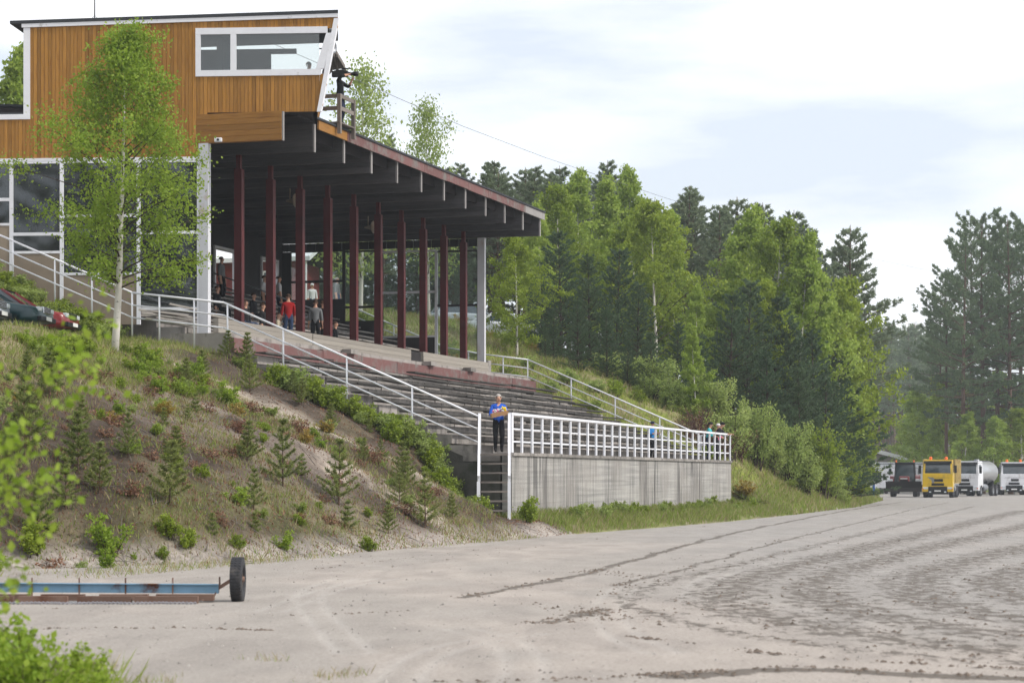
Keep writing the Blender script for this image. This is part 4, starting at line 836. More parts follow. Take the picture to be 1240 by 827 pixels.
# ------------------------------------------------------------------ people
def ik(a, c, l1, l2, hint):
    a, c = Vector(a), Vector(c); d = c-a; L_ = d.length
    if L_ > (l1+l2)*.995: c = a+d*((l1+l2)*.995/L_); d = c-a; L_ = d.length
    x = (l1*l1-l2*l2+L_*L_)/(2*L_); hgt = math.sqrt(max(0, l1*l1-x*x)); n = d.normalized(); h = Vector(hint); h = h-n*h.dot(n); h.normalize()
    return a+n*x+h*hgt, c
FAT = {'shirt': 1.36, 'legs': 1.38, 'skin': 1.16, 'shoe': 1.15}
def person(loc, rz, label, shirt, legs, h=1.75, hair='hair_brown', cap=None, hands=None, feet=None, seat=False, lean=0.0, head=(0, 0), skirtlen=0, bare=False, group=None, long_hair=False, skin_leg=False, fem=False, shoe='shoe', bag=None):
    """facing -Y before the turn rz. hands: wrist targets ((x,y,z) right-hand side first), in a 1.75 m body"""
    k = h/1.75; R = root('person', Matrix.Translation(loc) @ Matrix.Rotation(rz, 4, 'Z') @ Matrix.Diagonal((k, k, k, 1)), label, 'person', group)
    N, E, G = [], [], []                                  # nodes (co, rx, ry), edges, group per node
    def nd(p, r, g, par=None):
        r = r if isinstance(r, tuple) else (r, r); q_ = FAT.get(g, 1.0) if min(r) > .02 else 1.0; r = (r[0]*q_, r[1]*q_); N.append((Vector(p), r)); G.append(g); i = len(N)-1
        if par is not None: E.append((par, i))
        return i
    hz = 0.93 if not seat else 0.52; w = .92 if fem else 1.0
    ly = lambda z: -math.sin(lean)*(z-hz); lz = lambda z: hz+(z-hz)*math.cos(lean)
    tz = lambda z: z if not seat else z-.41
    def T(x, y, z): z = tz(z); return (x, y+ly(z), lz(z))
    pel = nd(T(0, 0, .95), (.145, .105), 'legs'); bel = nd(T(0, -.005, 1.10), (.14*w, .105), 'shirt', pel); che = nd(T(0, -.005, 1.28), (.165*w, .115), 'shirt', bel); uc = nd(T(0, .005, 1.41), (.14*w, .09), 'shirt', che)
    nk = nd(T(0, .005, 1.485), .052, 'skin', uc); hx = math.sin(head[0])*.03; hy_ = -math.sin(head[1])*.06
    jaw = nd(T(hx, -.022+hy_*.5, 1.56), (.062, .07), 'skin', nk); skl = nd(T(hx, -.008+hy_, 1.645), (.08, .094), 'skin', jaw); top = nd(T(hx, .0+hy_, 1.73), (.055, .064), 'skin', skl)
    fd = Vector((math.sin(head[0]), -math.cos(head[0]), -math.sin(head[1])*.4)).normalized()
    nose = nd(Vector(N[skl][0])+fd*.115+Vector((0, 0, -.03)), (.012, .014), 'skin', skl)
    for sx in (-1, 1):
        sh = nd(T(.178*w*sx, .01, 1.405), .062, 'shirt', uc)
        tgt = hands[0 if sx < 0 else 1] if hands else (.25*sx, -.06, .86)
        tg = Vector((tgt[0], tgt[1], tz(tgt[2]))); eh = Vector((.35*sx, .9, -.35))
        el, wr = ik(N[sh][0], tg, .29, .26, eh)
        e = nd(el, .045, 'shirt', sh); m = nd(el.lerp(wr, .45), .041, 'shirt' if not bare else 'skin', e); wi = nd(wr, .027, 'skin', m)
        d = (wr-el).normalized(); sd = d.cross(Vector((0, 0, 1))); sd = sd.normalized() if sd.length > .2 else Vector((0, 1, 0)); nr = sd.cross(d)
        pa = nd(wr+d*.065, (.036, .022), 'skin', wi)
        curl = nr*(-1 if nr.z > 0 else 1)
        for f, ln in ((-1.5, .062), (-.5, .074), (.5, .07), (1.5, .055)):
            b0 = wr+d*.098+sd*f*.020; q = nd(b0, .0095, 'skin', pa); q2 = nd(b0+d*ln*.55+curl*.012, .0088, 'skin', q); nd(b0+d*ln*.85+curl*.04, .0078, 'skin', q2)
        tb = nd(wr+d*.045+sd*.036*(-sx), .0105, 'skin', pa); nd(wr+d*.085+sd*.056*(-sx)+curl*.015, .009, 'skin', tb)
        hp = nd((.088*sx, 0, hz-.03), .088, 'legs', pel)
        ft = feet[0 if sx < 0 else 1] if feet else ((.11*sx, 0.01, .085) if not seat else (.13*sx, -.42, .085))
        kn, an = ik(N[hp][0], ft, .42, .42, (.12*sx, -1, .25 if seat else 0))
        kk_ = nd(kn, .056, 'legs', hp); cf = nd(kn.lerp(an, .35), .054, 'legs' if not skin_leg else 'skin', kk_); ak = nd(an, .038, 'legs' if not skin_leg else 'skin', cf)
        tdir = Vector((0.03*sx, -1, 0)).normalized(); hl = nd(an+Vector((0, .035, -.045)), .036, 'shoe', ak); nd(an+tdir*.15+Vector((0, 0, -.05)), (.036, .03), 'shoe', ak)
    me = bpy.data.meshes.new('body_skeleton'); me.from_pydata([tuple(n[0]) for n in N], E, []); o = bpy.data.objects.new('body_skeleton', me); COL.objects.link(o)
    md = o.modifiers.new('skin', 'SKIN'); md.branch_smoothing = 0.6
    if not me.skin_vertices: raise RuntimeError('no skin layer')
    for i, n in enumerate(N): me.skin_vertices[0].data[i].radius = n[1]; me.skin_vertices[0].data[i].use_root = (i == 0)
    sb = o.modifiers.new('sub', 'SUBSURF'); sb.levels = 1
    dg = bpy.context.evaluated_depsgraph_get(); ev = o.evaluated_get(dg); bme = bpy.data.meshes.new_from_object(ev); bpy.data.objects.remove(o)
    cols = {'shirt': shirt, 'legs': legs, 'skin': 'skin', 'shoe': shoe}; names = list(cols)
    bme.materials.clear()
    for n in names: bme.materials.append(MATS[cols[n]])
    seg = [(N[a][0], N[b][0], G[b]) for a, b in E]
    A = np.array([tuple(s[0]) for s in seg]); B = np.array([tuple(s[1]) for s in seg]); gi = np.array([names.index(s[2]) for s in seg])
    cen = np.array([tuple(p.center) for p in bme.polygons]); AB = B-A; t = np.clip(((cen[:, None]-A[None])*AB[None]).sum(-1)/((AB**2).sum(-1)+1e-9), 0, 1)
    dd = np.linalg.norm(cen[:, None]-(A[None]+t[..., None]*AB[None]), axis=-1); bme.polygons.foreach_set('material_index', gi[dd.argmin(1)].astype(np.int32))
    bme.polygons.foreach_set('use_smooth', np.ones(len(bme.polygons), bool)); bme.name = 'body'
    bo = bpy.data.objects.new('body', bme); COL.objects.link(bo); bo.parent = R
    def child(nm, m, fn):
        b = MB(); fn(b); me = b.build(nm, m); me.parent = R; return me
    hc = N[skl][0]; back = -fd
    def hairf(b):
        c = hc+back*.016+Vector((0, 0, .012)); vs, fs_ = [], []; n = 14
        for j in range(5):
            ph = j/4*1.65
            for i in range(n):
                th_ = 2*PI*i/n; dv = Vector((math.cos(th_)*math.sin(ph), math.sin(th_)*math.sin(ph), math.cos(ph))); p = Vector((dv.x*.094, dv.y*.108, dv.z*.105))
                if dv.dot(fd) > .35 and ph > .9: p = p*.86; p.z += .035
                vs.append(c+p)
        for j in range(4):
            for i in range(n): fs_.append((j*n+i, j*n+(i+1) % n, (j+1)*n+(i+1) % n, (j+1)*n+i))
        b.add(vs, fs_, 0, .5, True)
        if long_hair: b.tube([hc+back*.09+Vector((0, 0, .05)), hc+back*.13+Vector((0, 0, -.04)), hc+back*.11+Vector((0, 0, -.2))], [.035, .045, .015], 7)
    if not cap or long_hair: child('hair', hair, hairf)
    if cap:
        def capf(b):
            b.ball(hc+Vector((0, 0, .045))+back*.008, .102, .114, .08, 12); r = fd.cross(Vector((0, 0, 1))); p = hc+Vector((0, 0, .045))+fd*.07
            b.add([p-r*.065, p+r*.065, p+r*.05+fd*.10-Vector((0, 0, .02)), p-r*.05+fd*.10-Vector((0, 0, .02)), p-r*.065+Vector((0, 0, .012)), p+r*.065+Vector((0, 0, .012)), p+r*.05+fd*.1-Vector((0, 0, .01)), p-r*.05+fd*.1-Vector((0, 0, .01))], [(3, 2, 1, 0), (4, 5, 6, 7), (0, 1, 5, 4), (1, 2, 6, 5), (2, 3, 7, 6), (3, 0, 4, 7)])
        child('cap', cap, capf)
    rr = fd.cross(Vector((0, 0, 1)))
    for sx in (-1, 1): child('eye', 'black_plastic', lambda b: b.ball(hc+fd*.092+rr*.031*sx+Vector((0, 0, .0)), .011, .008, .007, 6)); child('ear', 'skin', lambda b: b.ball(hc+rr*.079*sx+back*.01+Vector((0, 0, -.015)), .012, .02, .03, 6))
    child('mouth', 'brick_red', lambda b: b.bar(hc+fd*.078+rr*.02+Vector((0, 0, -.075)), hc+fd*.078-rr*.02+Vector((0, 0, -.075)), .006, .008))
    return R
FACE_TRACK = math.atan2(-V.y, -V.x)+PI/2                 # local -Y turned towards -V
def stand_z(v): 
    if v < 11.1: return 6.0
    k = int((v-11.4)/.98); return FL(11.1+max(0, k)*.98)+.31 if v > 11.4 else 6.02
# blue hoodie with the box at the stair head
p = Wd(.35, .52, ZP)
person(p, math.radians(8), 'person in blue hoodie and black trousers carrying a cardboard box at the stair head', 'blue_cloth', 'black_cloth', 1.72, 'hair_grey', hands=[(-.20, -.33, 1.10), (.17, -.34, 1.14)], feet=[(-.09, .0, .085), (.09, -.02, .085)])
bx_ = root('cardboard_box', Matrix.Translation(p+Vector((.045, -.40, 1.06))) @ Matrix.Rotation(math.radians(8), 4, 'Z') @ Matrix.Rotation(math.radians(-11), 4, 'Y'), 'open cardboard box of flowers held by the person in blue', 'box')
M = ROOTM[bx_.name]
b = MB(M); b.box(-.25, .25, -.15, .15, 0, .02); b.box(-.25, .25, -.15, -.135, .021, .13); b.box(-.25, .25, .135, .15, .021, .13); b.box(-.25, -.235, -.134, .134, .021, .13); b.box(.235, .25, -.134, .134, .021, .13); b.build('carton', 'cardboard', bx_)
b = MB(M)
for _ in range(60): b.ball((random.uniform(-.2, .12), random.uniform(-.1, .1), random.uniform(.1, .22)), .028, .028, .022, 6, random.choice([0, 0, 1]))
b.build('flowers', ['white_cloth', 'flower_pink'], bx_)
b = MB(M)
for _ in range(22): b.ball((random.uniform(.12, .22), random.uniform(-.08, .08), random.uniform(.12, .26)), .026, .026, .022, 6)
b.build('yellow_flowers', 'flower_yellow', bx_)
person(Wd(s_of(790, .75), .75, ZP), FACE_TRACK-.5, 'child in bright blue jacket and dark cap behind the picket railing', 'sky_cloth', 'black_cloth', 1.42, cap='navy_cloth', hands=[(-.12, -.30, 1.2), (.12, -.30, 1.2)])
person(Wd(s_of(857, .55), .55, ZP), FACE_TRACK, 'person in green and teal jacket with dark cap and ponytail leaning on the picket railing', 'teal_cloth', 'navy_cloth', 1.63, cap='black_cloth', long_hair=True, fem=True, lean=.18, hands=[(-.2, -.42, 1.08), (.2, -.42, 1.08)])
person(Wd(s_of(868, .75), .75, ZP), FACE_TRACK+.2, 'person in pink top and white cap at the end of the picket railing', 'pink_cloth', 'black_cloth', 1.62, cap='white_cloth', fem=True, lean=.1, hands=[(-.2, -.36, 1.05), (.2, -.36, 1.05)])
person(Wd(32.55, .58, ZP), FACE_TRACK, 'person in black hoodie and cap leaning forward over the picket railing end', 'black_cloth', 'black_cloth', 1.74, cap='black_cloth', lean=.5, hands=[(-.2, -.62, 1.14), (.16, -.66, 1.14)], head=(0, -.3))
# cameraman on the roof platform
cp = Wd(6.75, 7.93, ZT+.28)
person(cp, FACE_TRACK+.1, 'camera operator in dark clothes on the roof platform beside the tower', 'black_cloth', 'navy_cloth', 1.78, cap='black_cloth', hands=[(-.26, -.34, 1.56), (.10, -.36, 1.42)], head=(0, -.1), bare=False)
vc = root('video_camera', Matrix.Translation(cp+Vector((0, 0, 1.55))) @ Matrix.Rotation(FACE_TRACK+.1, 4, 'Z'), 'black shoulder video camera held by the operator on the roof', 'camera')
M = ROOTM[vc.name]
b = MB(M); b.bbox(-.26, -.12, -.32, .22, -.02, .18, .02); b.box(-.22, -.16, -.2, .1, .185, .22); b.build('camera_body', 'black_plastic', vc)
b = MB(M); b.lathe([(.001, -.32), (.05, -.322), (.055, -.48), (.075, -.50), (.08, -.66), (.06, -.665), (.001, -.64)], (-.19, 0, .07), 'y', 12); b.build('lens', 'black_plastic', vc)
b = MB(M); b.box(-.12, -.04, -.36, -.14, .08, .15); b.build('viewfinder', 'black_plastic', vc); b = MB(M); b.tube([(-.19, -.1, .25), (-.19, -.42, .25)], .022, 6); b.build('microphone', 'black_plastic', vc)
# commentator behind the tower window
xx, zz = X(366), zb1+.18; q = TO+TX_*xx+TN*1.3; q.z = zz
person(q+Vector((0, 0, .28)), PI*.9, 'seated person in white shirt seen through the tower window', 'white_cloth', 'black_cloth', 1.74, seat=True, hands=[(-.2, -.35, 1.15), (.2, -.35, 1.15)])
ch = root('office_chair', frame(q, 0), 'dark chair under the seated person behind the tower window', 'chair'); b = MB(frame(q, 0)); b.bbox(-.24, .24, -.2, .26, .6, .68, .02); b.build('seat', 'black_plastic', ch); b = MB(frame(q, 0)); b.tube([(0, 0, .003), (0, 0, .6)], .04, 8); b.bar((-.25, 0, .03), (.25, 0, .03), .05, .04); b.bar((0, -.25, .03), (0, .25, .03), .05, .04); b.build('base', 'black_plastic', ch)
# people in the stand: px column, v, options
def crowd(px, v, label, shirt, legs, seat=False, rz=0, **k):
    s = s_of(px, v); z = stand_z(v)
    if seat:
        kk_ = round((v-11.44)/.98); v = 11.44+kk_*.98+.02; s = s_of(px, v); z = FL(11.1+kk_*.98)+.445-.43*k.get('h', 1.75)/1.75
    return person(Wd(s, v, z), rz, label, shirt, legs, seat=seat, group=None, **k)
crowd(349, 11.9, 'person in red jacket and jeans seen from behind between the red columns', 'red_cloth', 'jeans', rz=FACE_TRACK+2.2, h=1.8)
crowd(337, 11.45, 'seated person in cream top beside the person in the red jacket', 'cream_cloth', 'black_cloth', seat=True, rz=FACE_TRACK+.3, fem=True, h=1.66)
crowd(382, 11.8, 'person in grey jacket and dark trousers standing in the stand', 'grey_cloth', 'black_cloth', rz=PI, h=1.76)
crowd(391, 11.6, 'person in black clothes standing next to the grey jacket', 'black_cloth', 'black_cloth', rz=PI*.8, h=1.74)
crowd(320, 16.0, 'person in white shirt and dark trousers standing high in the stand', 'white_cloth', 'black_cloth', rz=FACE_TRACK, h=1.8, bare=True)
crowd(337.5, 15.4, 'person in white T-shirt with dark trousers beside a red column', 'white_cloth', 'navy_cloth', rz=FACE_TRACK+.6, h=1.76, bare=True)
crowd(307, 14.4, 'seated person in black suit and white shirt high in the stand', 'black_cloth', 'black_cloth', seat=True, rz=FACE_TRACK)
crowd(297, 12.5, 'seated person in dark top and blue jeans on the tier behind the columns', 'black_cloth', 'jeans', seat=True, rz=FACE_TRACK-.2)
crowd(318, 12.5, 'seated person in black coat on the tier behind the columns', 'black_cloth', 'black_cloth', seat=True, rz=FACE_TRACK+.1, fem=True)
crowd(406, 11.45, 'seated person in black with legs stretched out beyond the columns', 'black_cloth', 'black_cloth', seat=True, rz=FACE_TRACK+.2, feet=[(-.1, -.72, .15), (.14, -.8, .1)])
crowd(268, 17.4, 'person in grey top standing near the inner rail at the back', 'grey_cloth', 'black_cloth', rz=FACE_TRACK, h=1.78)
crowd(263, 14.4, 'seated person in dark jacket near the near white column', 'black_cloth', 'black_cloth', seat=True, rz=FACE_TRACK)
def outside(px, D, label, shirt, legs, dz=0, **k):
    X_ = (px-CX)/FPX*D; return person((X_, D, ground_z(X_, D)+dz), k.pop('rz', 0), label, shirt, legs, **k)
outside(408, 111, 'grey haired person in grey jumper and jeans outside beyond the glass', 'grey_cloth', 'jeans', rz=1.2, hair='hair_grey', h=1.8)
outside(378, 109, 'person in white top and cap outside below the red house', 'white_cloth', 'jeans', cap='white_cloth', rz=.3, h=1.66)
# ------------------------------------------------------------------ vehicles
def wheel(par, M, c, r, w, rim='grey_metal', sgn=1):
    b = MB(M); b.lathe([(r*.6, -w/2), (r*.93, -w/2), (r, -w*.36), (r, w*.36), (r*.93, w/2), (r*.6, w/2), (r*.58, 0), (r*.6, -w/2)], c, 'x', 22); ty = b.build('wheel', 'rubber', par)
    b = MB(M); b.lathe([(.001, sgn*w*.30), (r*.2, sgn*w*.32), (r*.3, sgn*w*.2), (r*.58, sgn*w*.42), (r*.6, sgn*w*.44), (r*.6, 0)], c, 'x', 14); b.build('rim', rim, ty)
def car(loc, rz, label, paint, dims=(4.5, 1.75, 1.43), sedan=True, group=None, grille='chrome'):
    """front faces -Y"""
    Ln, Wi, Hi = dims; M = Matrix.Translation(loc) @ Matrix.Rotation(rz, 4, 'Z'); R = root('parked_car', M, label, 'car', group); hw = Wi/2
    y0, y1 = -Ln/2, Ln/2
    prof = [(y0+.03, .30), (y0, .42), (y0+.02, .62), (y0+.10, .70), (y0+1.25, .90), (y0+1.4, .93), (y1-1.0, .97), (y1-.1, .93), (y1, .75), (y1, .42), (y1-.06, .28)]
    st = [(-1, .80), (-.96, .93), (-.8, 1.0), (0, 1.0), (.8, 1.0), (.96, .93), (1, .80)]
    vs, fs = [], []; n = len(prof)
    for u, k in st:                                   # loft across the width with tucked sides
        for (y, z) in prof: vs.append((u*hw, y*(k if abs(u) > .9 else 1)*(.985 if abs(u) > .9 else 1), z if abs(u) < .9 else .28+(z-.28)*(.96 if abs(u) < .99 else .80)))
    for i in range(len(st)-1):
        for j in range(n-1): fs.append((i*n+j, i*n+j+1, (i+1)*n+j+1, (i+1)*n+j))
    fs += [tuple(range(n))[::-1], tuple(range((len(st)-1)*n, len(st)*n))]
    fs += [(i*n+n-1, i*n, (i+1)*n, (i+1)*n+n-1) for i in range(len(st)-1)]
    b = MB(M); b.add(vs, fs, 0, .5, True); body = b.build('body', paint, R)
    # greenhouse: glass block, roof and pillars
    a0, a1, r0, r1 = y0+1.22, y1-(.75 if sedan else .25), y0+1.95, y1-(1.45 if sedan else .6); zl, zr = .90, Hi-.05
    b = MB(M); b.hexa([(-hw*.9, a0, zl), (hw*.9, a0, zl), (hw*.9, a1, zl), (-hw*.9, a1, zl), (-hw*.72, r0, zr), (hw*.72, r0, zr), (hw*.72, r1, zr), (-hw*.72, r1, zr)]); b.build('windows', 'glass_dark', R)
    b = MB(M); b.prism([(r0-.04, zr+.002), (r0+.25, Hi-.005), ((r0+r1)/2, Hi+.01), (r1-.2, Hi-.005), (r1+.04, zr+.002)], 'x', -hw*.73, hw*.73)
    for sx in (-1, 1):
        b.bar((sx*hw*.885, a0-.02, zl+.01), (sx*hw*.725, r0, zr), .07, .06); b.bar((sx*hw*.885, a1+.02, zl+.01), (sx*hw*.725, r1, zr), .09, .10); b.bar((sx*hw*.905, (a0+a1)/2+.1, zl), (sx*hw*.735, (r0+r1)/2, zr), .05, .09)
    b.build('roof', paint, R)
    for sx in (-1, 1):
        for yy in (y0+.85, y1-.85): wheel(R, M, (sx*(hw-.10), yy, .31), .31, .2, 'grey_metal', sx)
        b = MB(M); b.bbox(sx*hw*.68-.13, sx*hw*.68+.13, y0-.012, y0+.2, .57, .70, .03); b.build('headlight', 'lamp_glass', R)
        b = MB(M); b.bbox(sx*(hw+.08)-.08, sx*(hw+.08)+.08, a0+.35, a0+.45, .92, 1.04, .02); b.build('mirror', paint, R)
    b = MB(M); b.bbox(-.36, .36, y0-.02, y0+.1, .52, .72, .02)
    for k in range(4): b.box(-.33, .33, y0-.03, y0-.021, .55+k*.04, .565+k*.04, 1)
    b.build('grille', [grille, 'black_plastic'], R); b = MB(M); b.bbox(-hw*.86, hw*.86, y0-.06, y0+.06, .30, .44, .03); b.build('bumper', 'black_plastic', R); b = MB(M); b.box(-.26, .26, y0-.075, y0-.062, .33, .44); b.build('number_plate', 'plate_white', R)
    return R
def ground_at(px, D): X_ = (px-CX)/FPX*D; return Vector((X_, D, ground_z(X_, D)))
# front bumper towards picture right: turn by +90 deg about z from -Y gives +X
car(ground_at(-42, 64.4), math.radians(86), 'dark green saloon car with chrome grille parked on the bank top', 'car_green', (4.7, 1.78, 1.44))
car(ground_at(0, 67.2), math.radians(86), 'dark red car parked behind the dark green saloon', 'car_red', (4.4, 1.76, 1.46), grille='black_plastic')
car(ground_at(-93, 62.0), math.radians(86), 'pale blue car nose beside the dark green saloon', 'car_silver', (4.4, 1.76, 1.46))
for px, D, rz, pn, lb in ((606, 126, 2.0, 'car_white', 'white car parked on the grassy bank just beyond the far white post'), (566, 131, 1.9, 'car_silver', 'silver car parked on the bank seen through the far glazing')):
    car(ground_at(px, D), rz, lb, pn, sedan=(px != 566))
# ------------------------------------------------------------------ trucks at the far end of the track
def truck(px, D, label, paint, kind, rz=0.0, beacons=False):
    g_ = Vector(((px-CX)/FPX*D, D, 0.0)); M = Matrix.Translation(g_) @ Matrix.Rotation(rz, 4, 'Z'); R = root('truck', M, label, 'truck')
    def pt(nm, m, fn, par=None, **t): b = MB(M); fn(b); return b.build(nm, m, par or R, **t)
    # cab: lower box, windscreen raked, roof
    pt('cab', paint, lambda b: [b.bbox(-1.22, 1.22, 0, 1.75, .78, 1.98, .06), b.hexa([(-1.2, .03, 1.982), (-1.02, .03, 1.982), (-1.02, 1.75, 1.982), (-1.2, 1.75, 1.982), (-1.12, .28, 2.9), (-.98, .28, 2.9), (-.98, 1.75, 2.9), (-1.12, 1.75, 2.9)]),
        b.hexa([(1.02, .03, 1.982), (1.2, .03, 1.982), (1.2, 1.75, 1.982), (1.02, 1.75, 1.982), (.98, .28, 2.9), (1.12, .28, 2.9), (1.12, 1.75, 2.9), (.98, 1.75, 2.9)]), b.bbox(-1.14, 1.14, .25, 1.76, 2.9, 3.08, .05), b.box(-1.0, 1.0, 1.65, 1.75, 1.985, 2.89)])
    pt('windscreen', 'glass_dark', lambda b: b.hexa([(-1.015, .05, 1.985), (1.015, .05, 1.985), (1.015, .09, 1.985), (-1.015, .09, 1.985), (-.975, .29, 2.895), (.975, .29, 2.895), (.975, .33, 2.895), (-.975, .33, 2.895)]))
    for sx in (-1, 1): pt('side_window', 'glass_dark', lambda b: b.hexa([(sx*1.205, .4, 2.05), (sx*1.215, .4, 2.05), (sx*1.215, 1.3, 2.05), (sx*1.205, 1.3, 2.05), (sx*1.135, .5, 2.75), (sx*1.145, .5, 2.75), (sx*1.145, 1.3, 2.75), (sx*1.135, 1.3, 2.75)] if sx > 0 else [(-1.215, .4, 2.05), (-1.205, .4, 2.05), (-1.205, 1.3, 2.05), (-1.215, 1.3, 2.05), (-1.145, .5, 2.75), (-1.135, .5, 2.75), (-1.135, 1.3, 2.75), (-1.145, 1.3, 2.75)]))
    pt('sun_visor', 'black_plastic', lambda b: b.hexa([(-1.1, -.02, 2.78), (1.1, -.02, 2.78), (1.1, .26, 2.84), (-1.1, .26, 2.84), (-1.1, .02, 2.93), (1.1, .02, 2.93), (1.1, .26, 2.97), (-1.1, .26, 2.97)]))
    pt('grille', 'black_plastic', lambda b: [b.box(-.5, .5, -.03, -.002, .98, 1.18), b.box(-.28, .42, -.03, -.002, 1.3, 1.52)]+[b.box(-.9, .9, -.012, -.002, 1.62, 1.635)])
    if paint == 'truck_yellow': pt('badge_panel', 'grey_metal', lambda b: b.prism([(-.75, 1.7), (-.5, 1.62), (-.28, 1.6), (-.28, 1.2), (-.45, 1.2), (-.5, 1.45), (-.78, 1.62)], 'y', -.02, -.003))
    pt('bumper', ['black_plastic', paint], lambda b: [b.bbox(-.75, .75, -.12, .4, .36, .90, .04, 0), b.bbox(-1.24, -.752, -.06, .5, .48, .90, .05, 1), b.bbox(.752, 1.24, -.06, .5, .48, .90, .05, 1), b.box(-1.2, 1.2, -.02, .4, .28, .355, 0)])
    for sx in (-1, 1):
        pt('headlight', 'lamp_glass', lambda b: b.bbox(sx*.98-.2, sx*.98+.2, -.075, 0, .70, .86, .02)); pt('mirror', 'black_plastic', lambda b: [b.bbox(sx*1.42-.10, sx*1.42+.10, -.02, .10, 2.0, 2.62, .03), b.bar((sx*1.2, .12, 2.5), (sx*1.42, .05, 2.5), .03, .03)])
        for yy in (1.1, 4.6, 5.9) if kind != 'tank' else (1.1, 5.4, 6.7): wheel(R, M, (sx*1.04, yy, .5), .5, .36, 'grey_metal', sx)
    pt('wiper', 'black_plastic', lambda b: [b.bar((x_, .035, 2.02), (x_+.45, .13, 2.35), .02, .02) for x_ in (-.7, .1)])
    pt('number_plate', 'plate_white', lambda b: b.box(-.26, .26, -.135, -.122, .5, .61))
    for sx in (-1, 1): pt('step', 'black_plastic', lambda b: [b.box(sx*1.1-.12, sx*1.1+.12, .55, 1.0-.3, .45, .5), b.box(sx*1.225-.004, sx*1.225+.004, .35, 1.45, .9, .93)]); pt('indicator', 'orange_plastic', lambda b: b.box(sx*1.16-.05, sx*1.16+.05, -.085, -.06, .66, .74)); pt('fog_lamp', 'lamp_glass', lambda b: b.bbox(sx*.6-.09, sx*.6+.09, -.14, -.05, .42, .52, .02))
    pt('fuel_tank', 'grey_metal', lambda b: b.lathe([(.001, 2.2), (.3, 2.2), (.33, 2.25), (.33, 3.4), (.3, 3.45), (.001, 3.45)], (.92, 0, .75), 'y', 14))
    pt('chassis', 'black_plastic', lambda b: [b.box(-.45, .45, .3, 7.6, .6, .95), b.box(-1.15, 1.15, 2.0, 3.6, .5, .93)])
    if kind == 'dump':
        pt('dump_body', ['dump_cream', 'rust_wood'], lambda b: [b.box(-1.25, 1.25, 2.0, 7.6, 1.15, 1.3, 0), b.box(-1.28, -1.2, 2.0, 7.6, 1.302, 3.15, 0), b.box(1.2, 1.28, 2.0, 7.6, 1.302, 3.15, 0), b.box(-1.19, 1.19, 2.02, 2.1, 1.302, 3.1, 1), b.box(-1.19, 1.19, 7.5, 7.58, 1.302, 2.9, 0)]+[b.box(1.283, 1.36, 2.0+k*.9, 2.12+k*.9, 1.2, 3.15, 0) for k in range(7)]+[b.box(-1.36, -1.283, 2.0+k*.9, 2.12+k*.9, 1.2, 3.15, 0) for k in range(7)])
    if kind == 'tank':
        pt('tank', 'tank_steel', lambda b: b.lathe([(.001, 2.1), (.7, 2.12), (.98, 2.22), (1.02, 2.4), (1.02, 7.9), (.9, 8.1), (.001, 8.15)], (0, 0, 2.1), 'y', 20)); pt('tank_saddle', 'black_plastic', lambda b: [b.box(-.8, .8, yy, yy+.2, .951, 1.35) for yy in (2.6, 4.8, 7.0)]); pt('walkway', 'grey_metal', lambda b: [b.box(-.3, .3, 2.5, 7.8, 3.13, 3.16), b.lathe([(.25, 3.1), (.25, 3.25), (.001, 3.26)], (0, 4.2, 0), 'z', 12)])
        pt('mud_guard', 'black_plastic', lambda b: [b.box(sx*1.04-.2, sx*1.04+.2, 4.8, 7.3, 1.03, 1.07) for sx in (-1, 1)])
    if kind == 'box': pt('load_body', 'grey_metal', lambda b: [b.box(-1.22, 1.22, 2.1, 7.6, 1.0, 1.2), b.box(-1.22, 1.22, 2.1, 2.2, 1.202, 2.9)])
    for x_ in ((-.62, .62) if beacons else ()): pt('beacon', 'orange_plastic', lambda b: b.lathe([(.13, 3.085), (.13, 3.24), (.09, 3.32), (.001, 3.33)], (x_, .7, 0), 'z', 10))
    return R
truck(1135.5, 184, 'yellow tipper truck with orange beacons parked beside the tractor', 'truck_yellow', 'dump', math.radians(-15), True)
truck(1168, 199, 'white tanker truck with silver tank behind the yellow tipper', 'truck_white', 'tank', math.radians(-26))
truck(1228, 212, 'white truck with orange beacons standing apart in front of the tall pines', 'truck_white', 'box', math.radians(-9), True)
# tractor with front blade
tg = Vector(((1094.5-CX)/FPX*193, 193, 0)); M = Matrix.Translation(tg) @ Matrix.Rotation(math.radians(-12), 4, 'Z'); R = root('tractor', M, 'dark red tractor with a wide front blade beside the yellow tipper', 'tractor')
def pt(nm, m, fn, par=None): b = MB(M); fn(b); return b.build(nm, m, par or R)
pt('hood', ['tractor_red', 'black_plastic', 'truck_white'], lambda b: [b.bbox(-.42, .42, .2, 2.2, 1.0, 1.75, .08, 0), b.bbox(-.34, .34, .15, .3, 1.02, 1.45, .03, 1), b.box(-.3, .3, .13, .21, 1.5, 1.6, 2)])
pt('cab', ['black_plastic', 'glass_dark'], lambda b: [b.hexa([(-.85, 2.2, 1.2), (.85, 2.2, 1.2), (.85, 3.8, 1.2), (-.85, 3.8, 1.2), (-.75, 2.35, 2.75), (.75, 2.35, 2.75), (.75, 3.7, 2.75), (-.75, 3.7, 2.75)], 1), b.bbox(-.85, .85, 2.2, 3.9, 2.752, 2.95, .05, 0)]+[b.bar((sx*.86, 2.18, 1.2), (sx*.77, 2.33, 2.75), .09, .09, 0) for sx in (-1, 1)]+[b.bar((sx*.86, 3.8, 1.2), (sx*.77, 3.7, 2.75), .09, .09, 0) for sx in (-1, 1)])
